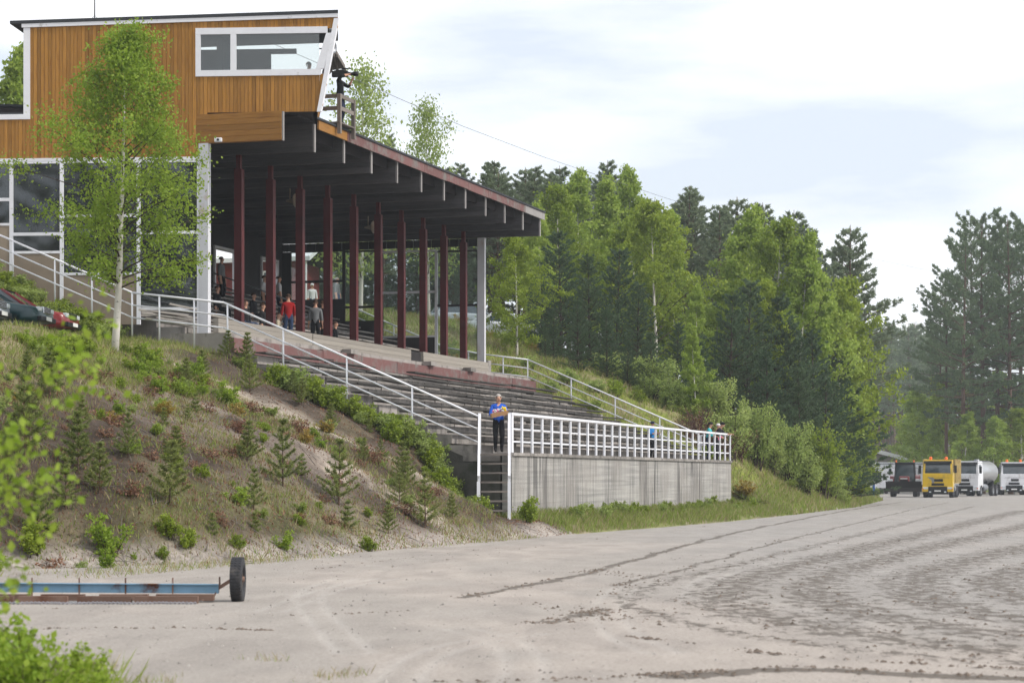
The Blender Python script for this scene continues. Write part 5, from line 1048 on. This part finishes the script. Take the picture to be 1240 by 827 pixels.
for sx in (-1, 1):
    wheel(R, M, (sx*1.0, 3.3, .85), .85, .5, 'grey_metal', sx); wheel(R, M, (sx*.95, .9, .6), .6, .42, 'grey_metal', sx)
    pt('fender', 'tractor_red', lambda b: b.prism([(2.2, 1.2), (2.5, 1.75), (3.3, 1.88), (4.0, 1.6), (4.0, 1.5), (3.3, 1.78), (2.6, 1.66), (2.3, 1.2)], 'x', sx*1.0-.28, sx*1.0+.28)); pt('mirror', 'black_plastic', lambda b: [b.bbox(sx*1.25-.12, sx*1.25+.12, 2.1, 2.2, 1.95, 2.4, .03), b.bar((sx*.8, 2.2, 2.5), (sx*1.25, 2.15, 2.4), .03, .03)])
    pt('beacon', 'orange_plastic', lambda b: b.lathe([(.06, 2.952), (.06, 3.1), (.001, 3.14)], (sx*.75, 2.6, 0), 'z', 8)); pt('loader_arm', 'black_plastic', lambda b: b.bar((sx*.55, 1.9, 1.4), (sx*.55, -.2, .8), .12, .2)); pt('work_light', 'lamp_glass', lambda b: b.bbox(sx*1.15-.2, sx*1.15+.2, .3, .5, 1.32, 1.5, .04))
pt('axle', 'black_plastic', lambda b: [b.box(-.8, .8, .8, 1.0, .5, .7), b.box(-.8, .8, 3.2, 3.4, .7, 1.0), b.box(-.3, .3, .5, 3.6, .7, 1.19)])
pt('blade', ['dark_panel', 'black_plastic'], lambda b: [b.prism([(-.55, .45), (-.42, .42), (-.32, .8), (-.42, 1.25), (-.55, 1.25), (-.45, .8)], 'x', -1.5, 1.5, 0), b.box(-1.52, 1.52, -.57, -.4, 1.252, 1.32, 1)])
# white trailer, shed and lamp beyond
g_ = Vector(((1092-CX)/FPX*232, 232, 0)); M = Matrix.Translation(g_); R = root('white_trailer', M, 'long white trailer standing behind the tractor', 'trailer')
pt('box_body', ['truck_white', 'grey_metal'], lambda b: [b.bbox(-2.6, 4.4, 0, 2.4, .9, 3.2, .05), b.box(-2.62, 4.42, -.02, -.002, 3.0, 3.1, 1)]+[b.box(-2.5+k*.7, -2.47+k*.7, -.015, -.003, .95, 2.95, 1) for k in range(10)])
for x_ in (-1.5, -.3, 3.4): wheel(R, M, (x_, .6, .5), .5, .3)
pt('undercarriage', 'black_plastic', lambda b: b.box(-2.4, 4.2, .3, 2.1, .55, .898))
g_ = Vector(((1093-CX)/FPX*262, 262, 0)); M = Matrix.Translation(g_); R = root('shed', M, 'low shed with a bright white sloping roof behind the trailer', 'shed')
pt('wall', 'grey_wood', lambda b: b.box(-3, 2.4, .3, 5, 0, 3.0)); pt('roof', 'roof_white', lambda b: b.hexa([(-3.3, 0, 4.55), (2.7, 0, 3.0), (2.7, 5.2, 3.0), (-3.3, 5.2, 4.55), (-3.3, 0, 5.0), (2.7, 0, 3.45), (2.7, 5.2, 3.45), (-3.3, 5.2, 5.0)]))
pt('gable', 'grey_wood', lambda b: b.prism([(-3, 3.002), (2.3, 3.002), (-3, 4.5)], 'y', .3, 5))
g_ = Vector(((1060-CX)/FPX*225, 225, 0)); M = Matrix.Translation(g_); R = root('caravan', M, 'white caravan half hidden behind the trees beside the trailer', 'caravan')
pt('shell', ['truck_white', 'glass_dark'], lambda b: [b.prism([(-2.4, .6), (-2.6, 1.6), (-2.1, 2.7), (2.2, 2.7), (2.6, 1.5), (2.4, .6)], 'y', 0, 2.2, 0), b.box(-1.2, .6, -.02, -.003, 1.5, 2.2, 1)])
for x_ in (-.4, .5): wheel(R, M, (x_, .2, .35), .35, .2)
# guard rail and marker posts at the far edge
g0, g1 = Vector(((1180-CX)/FPX*222, 222, 0)), Vector(((1300-CX)/FPX*226, 226, 0)); R = root('guard_rail', frame(g0, 0), 'low grey guard rail along the far edge behind the trucks', 'guard rail')
b = MB(); b.bar(g0+Vector((0, 0, .75)), g1+Vector((0, 0, .75)), .08, .3); b.build('beam', 'grey_metal', R)
for k in range(6): q = g0.lerp(g1, k/5); b = MB(); b.bar(q+Vector((0, .07, -.1)), q+Vector((0, .07, .85)), .1, .1); b.build('post', 'grey_metal', R)
for px, py in ((961, 584), (1004, 588), (1036, 594), (1058, 597)):
    D = {961: 118, 1004: 132, 1036: 146, 1058: 158}[px]; q = ground_at(px, D); b = MB(); b.bar(q+Vector((0, 0, -.2)), q+Vector((0, 0, .95)), .14, .14, up=(0, 1, 0)); b.bar(q+Vector((0, 0, .95)), q+Vector((0, 0, 1.02)), .10, .10, up=(0, 1, 0))
    b.build('marker_post', 'marker_blue', label='blue marker post at the foot of the wooded slope', cat='post', group='blue marker posts along the track')
# red house behind the stand
hx, hD = 308, 128; q = ground_at(hx, hD); q.z -= .1; M = Matrix.Translation(q) @ Matrix.Rotation(math.radians(-16), 4, 'Z'); R = root('red_house', M, 'small red wooden house with white trim beyond the far glazing', 'house')
pt('wall', 'brick_red', lambda b: [b.box(-4.5, 2.0, .02, 5, -.3+k*.2, -.105+k*.2+random.uniform(0, .0)) for k in range(16)])
pt('roof', ['roof_white', 'roof_felt'], lambda b: [b.hexa([(-5, -.7, 2.75), (3.6, -.7, 2.75), (3.6, 2.6, 4.2), (-5, 2.6, 4.2), (-5, -.7, 3.0), (3.6, -.7, 3.0), (3.6, 2.6, 4.45), (-5, 2.6, 4.45)], 0), b.hexa([(-5, 2.602, 4.2), (3.6, 2.602, 4.2), (3.6, 5.8, 2.8), (-5, 5.8, 2.8), (-5, 2.602, 4.45), (3.6, 2.602, 4.45), (3.6, 5.8, 3.0), (-5, 5.8, 3.0)], 1)])
w_ = pt('window', 'white_paint', lambda b: [b.box(.5, .6, -.05, .015, .9, 2.3), b.box(1.3, 1.4, -.05, .015, .9, 2.3), b.box(.602, 1.298, -.05, .015, 2.2, 2.3), b.box(.602, 1.298, -.05, .015, .9, 1.0), b.box(.93, .97, -.04, .015, 1.002, 2.198)]); pt('pane', 'glass_dark', lambda b: [b.box(.603, .928, -.02, -.01, 1.003, 2.197), b.box(.972, 1.297, -.02, -.01, 1.003, 2.197)], w_)
pt('corner_board', 'white_paint', lambda b: b.box(1.9, 2.05, -.03, .015, -.3, 2.74)); pt('porch_post', 'white_paint', lambda b: [b.box(3.2, 3.32, -.5, -.38, -.3, 2.74)])
# ------------------------------------------------------------------ drag harrow by the track
hd = px_ground(288, 728); R = root('drag_harrow', frame(hd, 0), 'long blue drag harrow beam with rusty planks and chain', 'harrow')
Dh = hd.y; hx_ = lambda px, D=Dh: (px-CX)/FPX*D
b = MB(); b.bar((hx_(-60), Dh, .185), (hx_(265), Dh, .165), .10, .115); b.build('beam', 'blue_steel', R)
b = MB(); b.bar((hx_(-60), Dh-.07, .245), (hx_(265), Dh-.07, .225), .05, .012); b.build('beam_lip', 'blue_steel', R)
for k, (a, e) in enumerate(((-60, 28), (34, 92), (104, 168), (172, 247))):
    b = MB(); b.bar((hx_(a), Dh-.55, .05), (hx_(e), Dh-.55, .05), .10, .10); b.build('drag_plank', 'rust_wood', R); b = MB(); b.bar((hx_(a+22), Dh-.3, .07), (hx_(e+16), Dh-.3, .07), .12, .08); b.build('drag_plank', 'rust_wood', R)
for px in (40, 97, 153, 210): b = MB(); b.bar((hx_(px), Dh-.06, .02), (hx_(px), Dh-.06, .31), .018, .018, up=(0, 1, 0)); b.build('pin', 'rust_wood', R)
b = MB(); b.bar((hx_(264), Dh, .17), (hx_(282), Dh, .29), .04, .045); b.bar((hx_(266), Dh, .2), (hx_(266), Dh, .32), .02, .02, up=(0, 1, 0)); b.tube([(hx_(262), Dh-.05, .12), (hx_(258), Dh-.1, .02), (hx_(250), Dh-.4, .04)], .01, 5); b.tube([(hx_(280), Dh, .29), (hx_(296), Dh, .29)], .035, 8); b.build('axle_arm', 'rust_wood', R)
ch_ = MB()
for k in range(115):
    x_ = hx_(-30)+k*.026; y_ = Dh-.78+.03*math.sin(k*.21)+.02*math.sin(k*.6); ch_.lathe([(.014+.006*math.cos(t), .006*math.sin(t)) for t in np.linspace(0, 2*PI, 6)], (x_, y_, .024), 'z' if k % 2 else 'y', 8)
ch_.build('chain', 'chain_steel', R)
b = MB(); r_, w_2 = .285, .155; b.lathe([(r_*.55, -w_2/2), (r_*.9, -w_2/2), (r_*.985, -w_2*.4), (r_, -w_2*.3), (r_, w_2*.3), (r_*.985, w_2*.4), (r_*.9, w_2/2), (r_*.55, w_2/2), (r_*.55, -w_2/2)], (hx_(288), Dh, r_), 'x', 40)
for k in range(40):
    t = 2*PI*k/40; cyy, czz = Dh+math.cos(t)*r_, r_+math.sin(t)*r_
    for xo in (-.05, 0, .05): b.bar((hx_(288)+xo-.018, cyy, czz), (hx_(288)+xo+.018, Dh+math.cos(t+.05)*r_, r_+math.sin(t+.05)*r_), .03, .012, up=(0, math.cos(t), math.sin(t)))
ty = b.build('wheel', 'rubber', R); b = MB(); b.lathe([(.001, -.03), (.06, -.03), (.09, -.01), (.155, -.05), (.158, 0), (.155, .05), (.09, .01), (.001, .01)], (hx_(288), Dh, r_), 'x', 20); b.build('rim', 'rust_wood', ty)
# power line across the sky
pts = [pxD(300, 40, 92), pxD(445, 103, 100), pxD(560, 153, 114), pxD(660, 191, 130), pxD(800, 238, 152), pxD(930, 279, 176), pxD(1050, 312, 200), pxD(1127, 328, 218), pxD(1260, 352, 250)]
b = MB(); b.tube(pts, .012, 4); b.build('power_line', 'wire_black', label='thin overhead power line crossing the sky behind the stand', cat='cable')
# ------------------------------------------------------------------ vegetation
def ray_ground(px, py):
    D = 15.0
    while D < 220:
        X_ = (px-CX)/FPX*D; z = EYE+(HY-py)/FPX*D
        if ground_z(X_, D) >= z: return Vector((X_, D, ground_z(X_, D)))
        D += .2
    return None
KB = [Kind('birch_tree', tree_birch(100+i, 10, [2.3, 2.7, 2.1][i], base=.10, nbr=54, nleaf=14000, leaf=.115, lm=['leaf_forest', 'leaf_birch', 'leaf_forest'][i], shape=[1.05, .9, 1.2][i], spread=.15, gapb=.16), ['bark_birch', 'bark_dark']) for i in range(3)]
KP = [Kind('pine_tree', tree_pine(200+i, 10, [2.0, 2.4][i], base=[.30, .38][i], whorls=24, per=5, tuft=.17, ntuft=25, lm='needle_pine'), 'bark_pine') for i in range(2)]
KR = [Kind('pine_tree', tree_pine(250+i, 10, [2.3, 2.6][i], base=[.30, .42][i], whorls=15, per=5, tuft=.14, ntuft=46, topexp=.55, lm='needle_tall', gap=.26), 'bark_pine') for i in range(2)]
KY = [Kind('pine_tree', tree_pine(300+i, 10, [2.7, 2.3][i], base=.04, whorls=24, per=6, tuft=.2, ntuft=22, lm='needle_dark', shape='young', gap=.10), 'bark_dark') for i in range(2)]
KF = [Kind('pine_tree', tree_pine(400+i, 10, 1.35, base=.5, whorls=11, per=6, tuft=.22, ntuft=11, lm='needle_pine', gap=.15), 'bark_pine') for i in range(2)]
ORD = 'first second third fourth fifth sixth seventh eighth ninth tenth eleventh twelfth thirteenth fourteenth fifteenth sixteenth seventeenth eighteenth nineteenth twentieth'.split()
def nth(L_, px):
    k = sorted(q[0] for q in L_).index(px); return ORD[k] if k < 20 else ('twenty-'+ORD[k-20] if k < 29 else 'thirtieth' if k == 29 else 'thirty-'+ORD[k-30])
def tree(K, px, top, D, wx, label, group='trees on the wooded slope', base=None):
    X_ = (px-CX)/FPX*D; z = ground_z(X_, D)-.05 if base is None else base; zt = EYE+(HY-top)/FPX*D; random.seed(int(px*7+D))
    return K.put((X_, D, z), (zt-z)/10.0, random.random()*6.3, wx, label, 'tree', group)
G_B, G_P, G_Y = 'light green birch on the wooded slope, %s birch counted away from the stand', 'tall grey green pine behind the birches, %s tall pine counted away from the stand', 'dense dark young pine on the wooded slope, %s counted away from the stand'
tree(KB[1], 626, 286, 113, 1.0, 'bright green birch standing alone just behind the far white post')
KS = Kind('birch_tree', tree_birch(150, 10, 2.2, base=.2, nbr=44, nleaf=5600, leaf=.10, lm='leaf_willow', spread=.3), ['bark_birch', 'bark_dark'])
tree(KS, 519, 126, 120, .75, 'slender birch whose top shows above the middle of the stand roof')
LB = [(700, 205, 140, 1), (672, 226, 136, 1), (735, 214, 142, 1), (771, 203, 146, .8), (796, 242, 130, 1.05), (818, 256, 134, 1), (906, 250, 136, 1.05), (936, 266, 132, 1), (962, 286, 129, 1), (990, 318, 131, 1), (1014, 336, 136, 1), (655, 250, 131, 1), (844, 345, 121, .8), (925, 338, 121, .7), (1034, 400, 140, .8), (885, 290, 140, 1), (760, 260, 134, 1)]
for i, (px, t, D, w) in enumerate(LB):
    tree(KB[i % 3], px, t, D, w*.92, G_B % nth(LB, px))
LP = [(560, 215, 152), (582, 204, 150), (612, 192, 151), (640, 199, 154), (662, 206, 150), (690, 196, 156), (716, 188, 157), (745, 202, 160), (830, 216, 156), (851, 224, 159), (875, 240, 153), (896, 234, 161), (946, 238, 160), (966, 246, 158), (1000, 300, 160), (1012, 288, 170), (800, 232, 161), (780, 236, 166), (920, 262, 163), (985, 300, 168), (570, 222, 165), (597, 212, 164), (626, 206, 166), (652, 214, 165), (678, 208, 168), (703, 212, 170), (730, 206, 170), (758, 216, 172), (815, 236, 170), (840, 238, 172), (863, 246, 170), (888, 252, 172), (932, 256, 172), (955, 258, 174), (548, 226, 150), (604, 206, 146), (633, 197, 148), (655, 203, 146), (534, 203, 150), (551, 197, 148), (573, 191, 150), (592, 188, 149)]
for i, (px, t, D) in enumerate(LP):
    tree(KP[i % 2], px, t, D, 1.15, G_P % nth(LP, px))
tree(KP[1], 1031, 267, 168, 1.0, 'lone tall pine with open branches at the right end of the wooded slope')
LY = [(680, 275, 123, 1), (714, 305, 120, 1), (746, 296, 125, 1), (772, 340, 118, 1), (882, 350, 117, 1), (906, 334, 119, 1), (936, 352, 121, 1), (986, 396, 127, 1), (1012, 408, 131, 1), (1038, 430, 141, 1), (960, 384, 121, 1), (656, 318, 125, 1), (850, 410, 113, 1), (820, 388, 116, 1), (700, 360, 112, .9), (735, 372, 112, .9), (1000, 450, 122, .9), (670, 372, 118, 1), (790, 400, 112, .9), (930, 420, 114, 1), (970, 440, 118, 1), (1028, 480, 134, 1), (760, 410, 112, .9), (660, 395, 116, .8)]
for i, (px, t, D, w) in enumerate(LY):
    tree(KY[i % 2], px, t, D, w*1.2, G_Y % nth(LY, px))
# behind and left of the stand
tree(KB[0], 14, 52, 96, .9, 'birch showing left of the tower behind the low roof', group=None, base=8.5)
tree(KP[0], -30, 90, 100, 1, 'pine left of the tower behind the low roof', group=None, base=8.5)
tree(KS, 437, 82, 112, .85, 'sparse young birch showing beside the camera operator above the roof', group=None, base=8.8)
tree(KP[0], 462, 158, 140, .8, 'pine tip showing above the roof right of the camera platform', group=None)
for px, t, D in ((-60, 150, 118), (352, 275, 150), (378, 265, 154), (395, 280, 150), (412, 260, 158), (430, 280, 152), (450, 270, 156), (470, 290, 148), (490, 270, 155), (505, 290, 146), (525, 265, 152), (540, 280, 150), (365, 290, 158), (560, 300, 140)): tree(KY[px % 2], px, t, D, 1.3, 'dark pine seen through the far glazing behind the cars', 'pines behind the stand')
# right hand pines and far wood
LR = [(1166, 276, 224, .9), (1190, 254, 228, .95), (1224, 257, 226, .9), (1146, 322, 232, .8), (1208, 268, 240, .9), (1250, 262, 230, .95), (1178, 262, 246, .85), (1236, 262, 250, .9), (1290, 250, 236, 1), (1330, 260, 230, 1), (1138, 350, 250, .75)]
for i, (px, t, D, w) in enumerate(LR):
    tree(KR[i % 2], px, t, D, w, 'tall pine with bare lower trunk behind the trucks, %s counted from the shed' % nth(LR, px), 'tall pines behind the trucks', base=0)
LQ = [(1118, 470, 252), (1150, 455, 248), (1185, 470, 244), (1215, 450, 250), (1240, 470, 242), (1105, 490, 300), (1130, 480, 260), (1275, 460, 246), (1165, 500, 222), (1202, 505, 220), (1236, 495, 222), (1128, 505, 236)]
for i, (px, t, D) in enumerate(LQ):
    tree(KB[i % 3], px, t, D, 1.35, 'pale green birch among the tall pine trunks, %s counted from the shed' % nth(LQ, px), 'birches among the tall pines', base=0)
for i in range(26):
    px = 1040+i*4.3+random.uniform(-3, 3); D = 370+(i*37 % 90); random.seed(i)
    tree(KF[i % 2], px, 388+random.uniform(-6, 16)-(D-370)*.0, D, 1.15, 'distant hazy pine with long bare trunk beyond the shed', 'distant pines beyond the shed', base=0)
for i in range(30):
    px = 1030+i*14+random.uniform(-5, 5); tree(KY[i % 2], px, 470+random.uniform(-25, 25), 470+random.uniform(0, 60), 1.5, 'dark distant conifer closing the view beyond the pines', 'distant conifers', base=0)
for i in range(18): KR[i % 2].put((-112+i*6.5+random.uniform(-3, 3), -62-random.uniform(0, 14), -.1), 3.3+random.uniform(-.5, .4), i, 1.3, 'tall pine of the wood on the other side, behind the viewpoint', 'tree', 'pines across the track')
# the birch on the bank in front of the near end building
b0 = Vector(((138-CX)/FPX*63, 63, 0)); b0.z = ground_z(b0.x, b0.y); hb = (EYE+(HY-40)/FPX*63)-b0.z
KM = Kind('birch_tree', tree_birch(29, hb, 1.9, base=.22, nbr=80, nleaf=33000, leaf=.06, lm='leaf_fresh', r0=.115, spread=.22, shape=.72, lean=.0, droop=.3, leanx=.055), ['bark_birch', 'bark_dark'])
KM.put(b0, 1, 0.0, 1, 'young birch with white trunk in front of the amber tower building', 'tree')
# ---- shrubs
KWB = [Kind('willow_bush', bush(520+i, 2.4, 1.2, 16, 6500, .065, ['leaf_willow', 'leaf_birch'][i], spread=.2), 'bark_dark', ('stems', 'foliage')) for i in range(2)]
GB = [Kind('shrub', bush(500+i, 1.0, .6, 9, 1500, .055, ['leaf_willow', 'leaf_birch', 'leaf_fresh', 'leaf_ochre', 'grass_green'][i]), 'bark_dark', ('stems', 'foliage')) for i in range(5)]
SP_ = [Kind('pine_sapling', sapling(600+i, [1.0, 1.5, 1.9, .8][i]), 'bark_pine', ('stem', 'foliage')) for i in range(4)]
BR = Kind('bare_shrub', bush(560, 1.2, 1.0, 26, 160, .04, 'litter', 'twig_brown'), 'twig_brown', ('stems', 'foliage'))
def put_sv(K, s, v, h, label, group, wx=1.0, cat='shrub', name=None):
    p = Wd(s, v); p.z = ground_z(p.x, p.y)-.03; K.put(p, h, random.random()*6.3, wx, label, cat, group, name)
random.seed(77)
SAP = 'pine sapling on the sandy hillside below the birch'
for px, py, h, k in [(342, 590, 1.0, 2), (410, 612, 1.0, 2), (298, 446, 0.95, 1), (275, 432, 0.7, 1), (155, 560, 1.0, 2), (205, 612, 1.0, 1), (470, 648, 0.9, 1), (515, 640, 0.9, 2), (548, 630, 0.8, 1), (120, 600, 0.9, 1), (80, 620, 1, 2), (300, 560, 0.8, 1), (440, 560, 0.8, 1), (490, 600, 0.9, 1), (225, 470, 0.8, 1), (100, 520, 0.9, 1), (60, 480, 0.8, 1), (30, 560, 1, 2), (400, 520, 0.7, 1), (258, 652, 0.8, 3), (310, 645, 0.7, 3), (420, 640, 0.7, 0), (45, 650, 0.9, 1), (10, 610, 1, 2), (215, 560, 0.8, 1), (95, 570, 0.9, 1), (365, 575, 0.7, 0)]:
    p = ray_ground(px, py)
    if p: p.z -= .03; SP_[k].put(p, h*random.uniform(.5, .9), random.random()*6, random.uniform(1.1, 1.45), SAP, 'sapling', 'pine saplings on the hillside')
for i in range(34): put_sv(SP_[i % 4], random.uniform(-27, -2), random.uniform(-.8, 8.6), random.uniform(.2, .6), SAP, 'pine saplings on the hillside', 1.35, 'sapling')
for i in range(150): put_sv(GB[random.choice([0, 1, 1, 2, 3, 4])], random.uniform(-29, -5), random.uniform(-.6, 10.5), random.uniform(.14, .42), 'low green shrub on the sandy hillside', 'low shrubs on the hillside', random.uniform(1, 1.6))
KD = Kind('dead_shrub', bush(570, .5, .5, 12, 260, .04, 'litter', 'twig_brown'), 'twig_brown', ('stems', 'foliage'))
for i in range(90): put_sv(KD, random.uniform(-28, -5), random.uniform(-.8, 7.5), random.uniform(.4, .9), 'dead red brown shrub among the pine saplings', 'dead shrubs on the hillside', random.uniform(1, 1.5), 'shrub')
for i in range(30): put_sv(GB[random.choice([2, 1])], random.uniform(-14, -4.8), random.uniform(5.6, 9.6), random.uniform(.3, .75), 'fresh yellow green shrub near the crest of the bank', 'shrubs near the crest', 1.2)
for i in range(48): v = random.uniform(.9, 8.2); put_sv(GB[random.choice([0, 1, 1, 4])], -.55-abs(random.gauss(0, .8)), v, random.uniform(.45, .95), 'green shrub growing along the near railing', 'shrubs along the near railing', 1.1)
for i in range(10): put_sv(GB[random.choice([0, 1])], random.uniform(-3.6, -.9), random.uniform(-1.4, 1.2) if i > 4 else random.uniform(1.1, 2), random.uniform(.5, .95), 'green shrub around the foot of the stair', 'shrubs at the stair foot', 1.1)
for i in range(46): put_sv(GB[random.choice([0, 1, 4])], random.uniform(-.5, 33.5), random.uniform(-1.6, -.25), random.uniform(.22, .62), 'leafy weed at the foot of the retaining wall', 'weeds along the retaining wall', .9, 'weed', 'weed')
for i in range(95): put_sv(GB[random.choice([0, 1, 4])], random.uniform(-2.4, .4), random.uniform(12.2, 18.8), random.uniform(.35, .7), 'bushy green shrub on the bank behind the parked cars', 'shrubs on the car park bank', 1.5, 'shrub', 'bank_shrub')
for i in range(90): put_sv(GB[random.choice([0, 0, 4, 3, 1])], random.uniform(33.8, 62), random.uniform(-1.2, 20), random.uniform(.4, 1.0), 'light green shrub on the grassy slope beyond the terrace', 'shrubs on the far slope', 1.4, 'shrub', 'slope_shrub')
for i in range(40): put_sv(GB[random.choice([0, 1, 4])], random.uniform(40, 105), random.uniform(1.0, 5.5)+(edge_v(70)+2.4), random.uniform(.6, 1.3), 'leafy bush at the foot of the wooded slope', 'bushes at the forest edge', 1.2, 'bush', 'leafy_bush')
for px, D, h, k, w in [(790, 112, 2.2, 0, 1.4), (765, 114, 1.7, 0, 1.4), (742, 116, 1.5, 4, 1.4), (812, 110, 1.6, 0, 1.3), (915, 109, 3.4, 0, .7), (954, 112, 3.6, 0, .7), (934, 111, 2.6, 0, .8), (995, 117, 3.6, 1, .75), (975, 113, 2.6, 0, 1), (1020, 128, 2.6, 1, 1), (885, 106, 2.4, 4, 1.1), (862, 111, 2.6, 0, 1), (1008, 120, 1.8, 0, 1.2), (1040, 140, 2.2, 1, 1.1)]:
    p = ground_at(px, D); p.z -= .05; KWB[k % 2].put(p, h/2.4, random.random()*6, w, 'tall willow bush at the edge of the wooded slope', 'bush', 'tall bushes at the forest edge', 'willow_bush')
p = ground_at(843, 110); KB[2].put(p, .46, 1, .9, 'thin young birch in front of the dark pines above the picket railing', 'tree')
for px, D in ((835, 105), (855, 104), (870, 105), (890, 107), (848, 107), (900, 110)): p = ground_at(px, D); p.z -= .1; BR.put(p, 1.3, random.random()*6, 1.3, 'leafless purple brown brushwood on the slope above the picket railing', 'brushwood', 'brushwood on the slope')
# foreground leaves and plants beside the camera
p = Vector((-3.3, 11.6, 0)); Kind('willow_bush', bush(700, 2.3, 1.05, 26, 8500, .036, 'leaf_fresh', upright=1.2, spread=.16, thin=.4), 'bark_dark', ('stems', 'foliage')).put(p, 1, .4, 1, 'blurred fresh green bush reaching in beside the camera at the left edge', 'bush')
KW = Kind('leafy_plant', bush(710, .7, .5, 12, 1800, .034, 'leaf_fresh', upright=1.3), 'bark_dark', ('stems', 'foliage'))
for x_, y_, h in ((-3.25, 14.6, 1), (-3.0, 15.4, .8), (-3.45, 15.6, 1.1), (-2.85, 14.9, .6), (-3.5, 14.2, .9)): KW.put((x_, y_, -.01), h, random.random()*6, 1, 'leafy green plant in the grass at the near edge of the track', 'plant', 'plants at the near edge')
for px, py, h in ((128, 678, .55), (130, 692, .3), (345, 668, .3), (288, 668, .25), (447, 668, .3), (228, 668, .35), (40, 672, .5), (205, 660, .4)):
    p = ray_ground(px, py); 
    if p: GB[2 if px in (128, 130, 345) else 1].put(p, h*1.3, random.random()*6, 1.1, 'small bright green plant at the foot of the hillside', 'plant', 'plants at the hill foot', 'leafy_plant')
# ---- grass
def blades(n, gen, hmin, hmax, w, mats, name, label, rng=NR, dryp=0.4):
    P = gen(n); n = len(P); a = rng.random(n)*2*PI; h = rng.uniform(hmin, hmax, n); wv = np.stack([np.cos(a), np.sin(a), np.zeros(n)], -1)*w*(.6+.8*rng.random((n, 1))); b = rng.random(n)*2*PI
    ln = np.stack([np.cos(b), np.sin(b), np.zeros(n)], -1)*(h*rng.uniform(.1, .8, n))[:, None]; up = np.zeros((n, 3)); up[:, 2] = h
    V4 = np.stack([P-wv, P+wv, P+up*.55+ln*.47+wv*.5, P+up+ln], 1).reshape(-1, 3); F = np.arange(4*n).reshape(n, 4)
    me = rawmesh(name, V4, F, mats, rnd=rng.random(n), mi=(rng.random(n) < dryp).astype(int)); o = bpy.data.objects.new(name, me); COL.objects.link(o); return tag(o, label, 'grass', kind='stuff')
def region(s0, s1, v0, v1, thr=.4, sc=.35, seed=91, rel=False):
    def f(n):
        s = NR.uniform(s0, s1, n*3); v = NR.uniform(v0, v1, n*3); v = v+edge_v(s) if rel else v
        m = fbm(s*sc, v*sc, 3, seed)+NR.uniform(-.12, .12, n*3) > thr; s, v = s[m][:n], v[m][:n]; h = height(s, v); ok = h > -.2
        return np.stack([P0.x+U.x*s+V.x*v, P0.y+U.y*s+V.y*v, h-.02], -1)[ok]
    return f
GM = ['grass_green', 'grass_dry']
blades(30000, region(-26, .0, 6.6, 12.8, .34), .08, .24, .009, GM, 'grass', 'short mixed grass along the crest of the bank', dryp=.35)
blades(26000, region(-31, -5.2, -2.4, 8.6, .44), .05, .22, .008, GM, 'grass', 'sparse tufts of grass on the sandy hillside', dryp=.6)
blades(40000, region(-31, -5.2, -1.9, 9.4, .42, .5, 93), .03, .11, .014, ['needle_young', 'litter'], 'ground_cover', 'low green ground cover creeping over the sandy hillside', dryp=.35)
blades(30000, region(-31, -.2, -2.2, 9.6, .28), .02, .08, .018, ['litter', 'litter'], 'leaf_litter', 'brown leaf litter strewn over the sandy hillside')
blades(42000, region(33.4, 64, -1.5, 21, .30), .12, .42, .02, GM, 'grass', 'yellow green grass on the slope beyond the terrace', dryp=.45)
blades(26000, region(-2, 36, .15, 2.6, .25, rel=True), .08, .32, .009, GM, 'grass', 'grass strip at the foot of the retaining wall', dryp=.3)
blades(16000, region(33, 112, .05, 2.3, .28, rel=True), .10, .35, .03, GM, 'grass', 'green verge along the far side of the track', dryp=.25)
def near(n): x = NR.uniform(-3.9, -2.8, n); y = NR.uniform(13.2, 17.2, n); m = NR.random(n) < np.clip((-2.75-x)/.7, 0, 1); return np.stack([x, y, np.zeros(n)], -1)[m]
blades(4200, near, .08, .36, .0045, GM, 'grass', 'tall blurred grass at the near edge of the track', dryp=.15)
def near2(n): x = NR.uniform(-3.4, -.9, n*2); y = NR.uniform(14.5, 20, n*2); m = fbm(x*1.4, y*1.1, 3, 97) > .52; return np.stack([x, y, np.zeros(n*2)], -1)[m][:n]
blades(3200, near2, .03, .10, .003, GM, 'grass', 'sparse dry grass tufts on the near sand', dryp=.7)
tw = MB()
for _ in range(900):
    p = Wd(random.uniform(-30, -1), random.uniform(-2.0, 9.5)); p.z = ground_z(p.x, p.y)+.02; a = random.random()*6.3; ln = random.uniform(.12, .6); q = p+Vector((math.cos(a), math.sin(a), 0))*ln; q.z = ground_z(q.x, q.y)+random.uniform(.01, .08)
    tw.tube([p, p.lerp(q, .5)+Vector((0, 0, .02)), q], [.008, .007, .004], 3, cap=False)
tw.build('fallen_twigs', 'grey_wood', label='fallen twigs lying on the sandy hillside', cat='twigs', kind='stuff')
# ------------------------------------------------------------------ air
HZ = MB(); HZ.box(-260, 420, -20, 640, -2, 48)
m = bpy.data.materials.new('haze_air'); m.use_nodes = True; MATS['haze_air'] = m; m.node_tree.nodes.clear()
o_ = m.node_tree.nodes.new('ShaderNodeOutputMaterial'); pv = m.node_tree.nodes.new('ShaderNodeVolumePrincipled'); pv.inputs['Color'].default_value = (.88, .94, 1.0, 1); pv.inputs['Density'].default_value = .0004; pv.inputs['Anisotropy'].default_value = 0.2
m.node_tree.links.new(pv.outputs[0], o_.inputs['Volume'])
if USE_HAZE: HZ.build('haze', 'haze_air', label='thin bluish haze in the air', cat='haze', kind='stuff')
print('TRIS', sum(sum(len(p.vertices)-2 for p in me.polygons) if len(me.polygons) < 3000 else len(me.polygons)*2 for me in bpy.data.meshes), 'OBJ', len(bpy.data.objects))
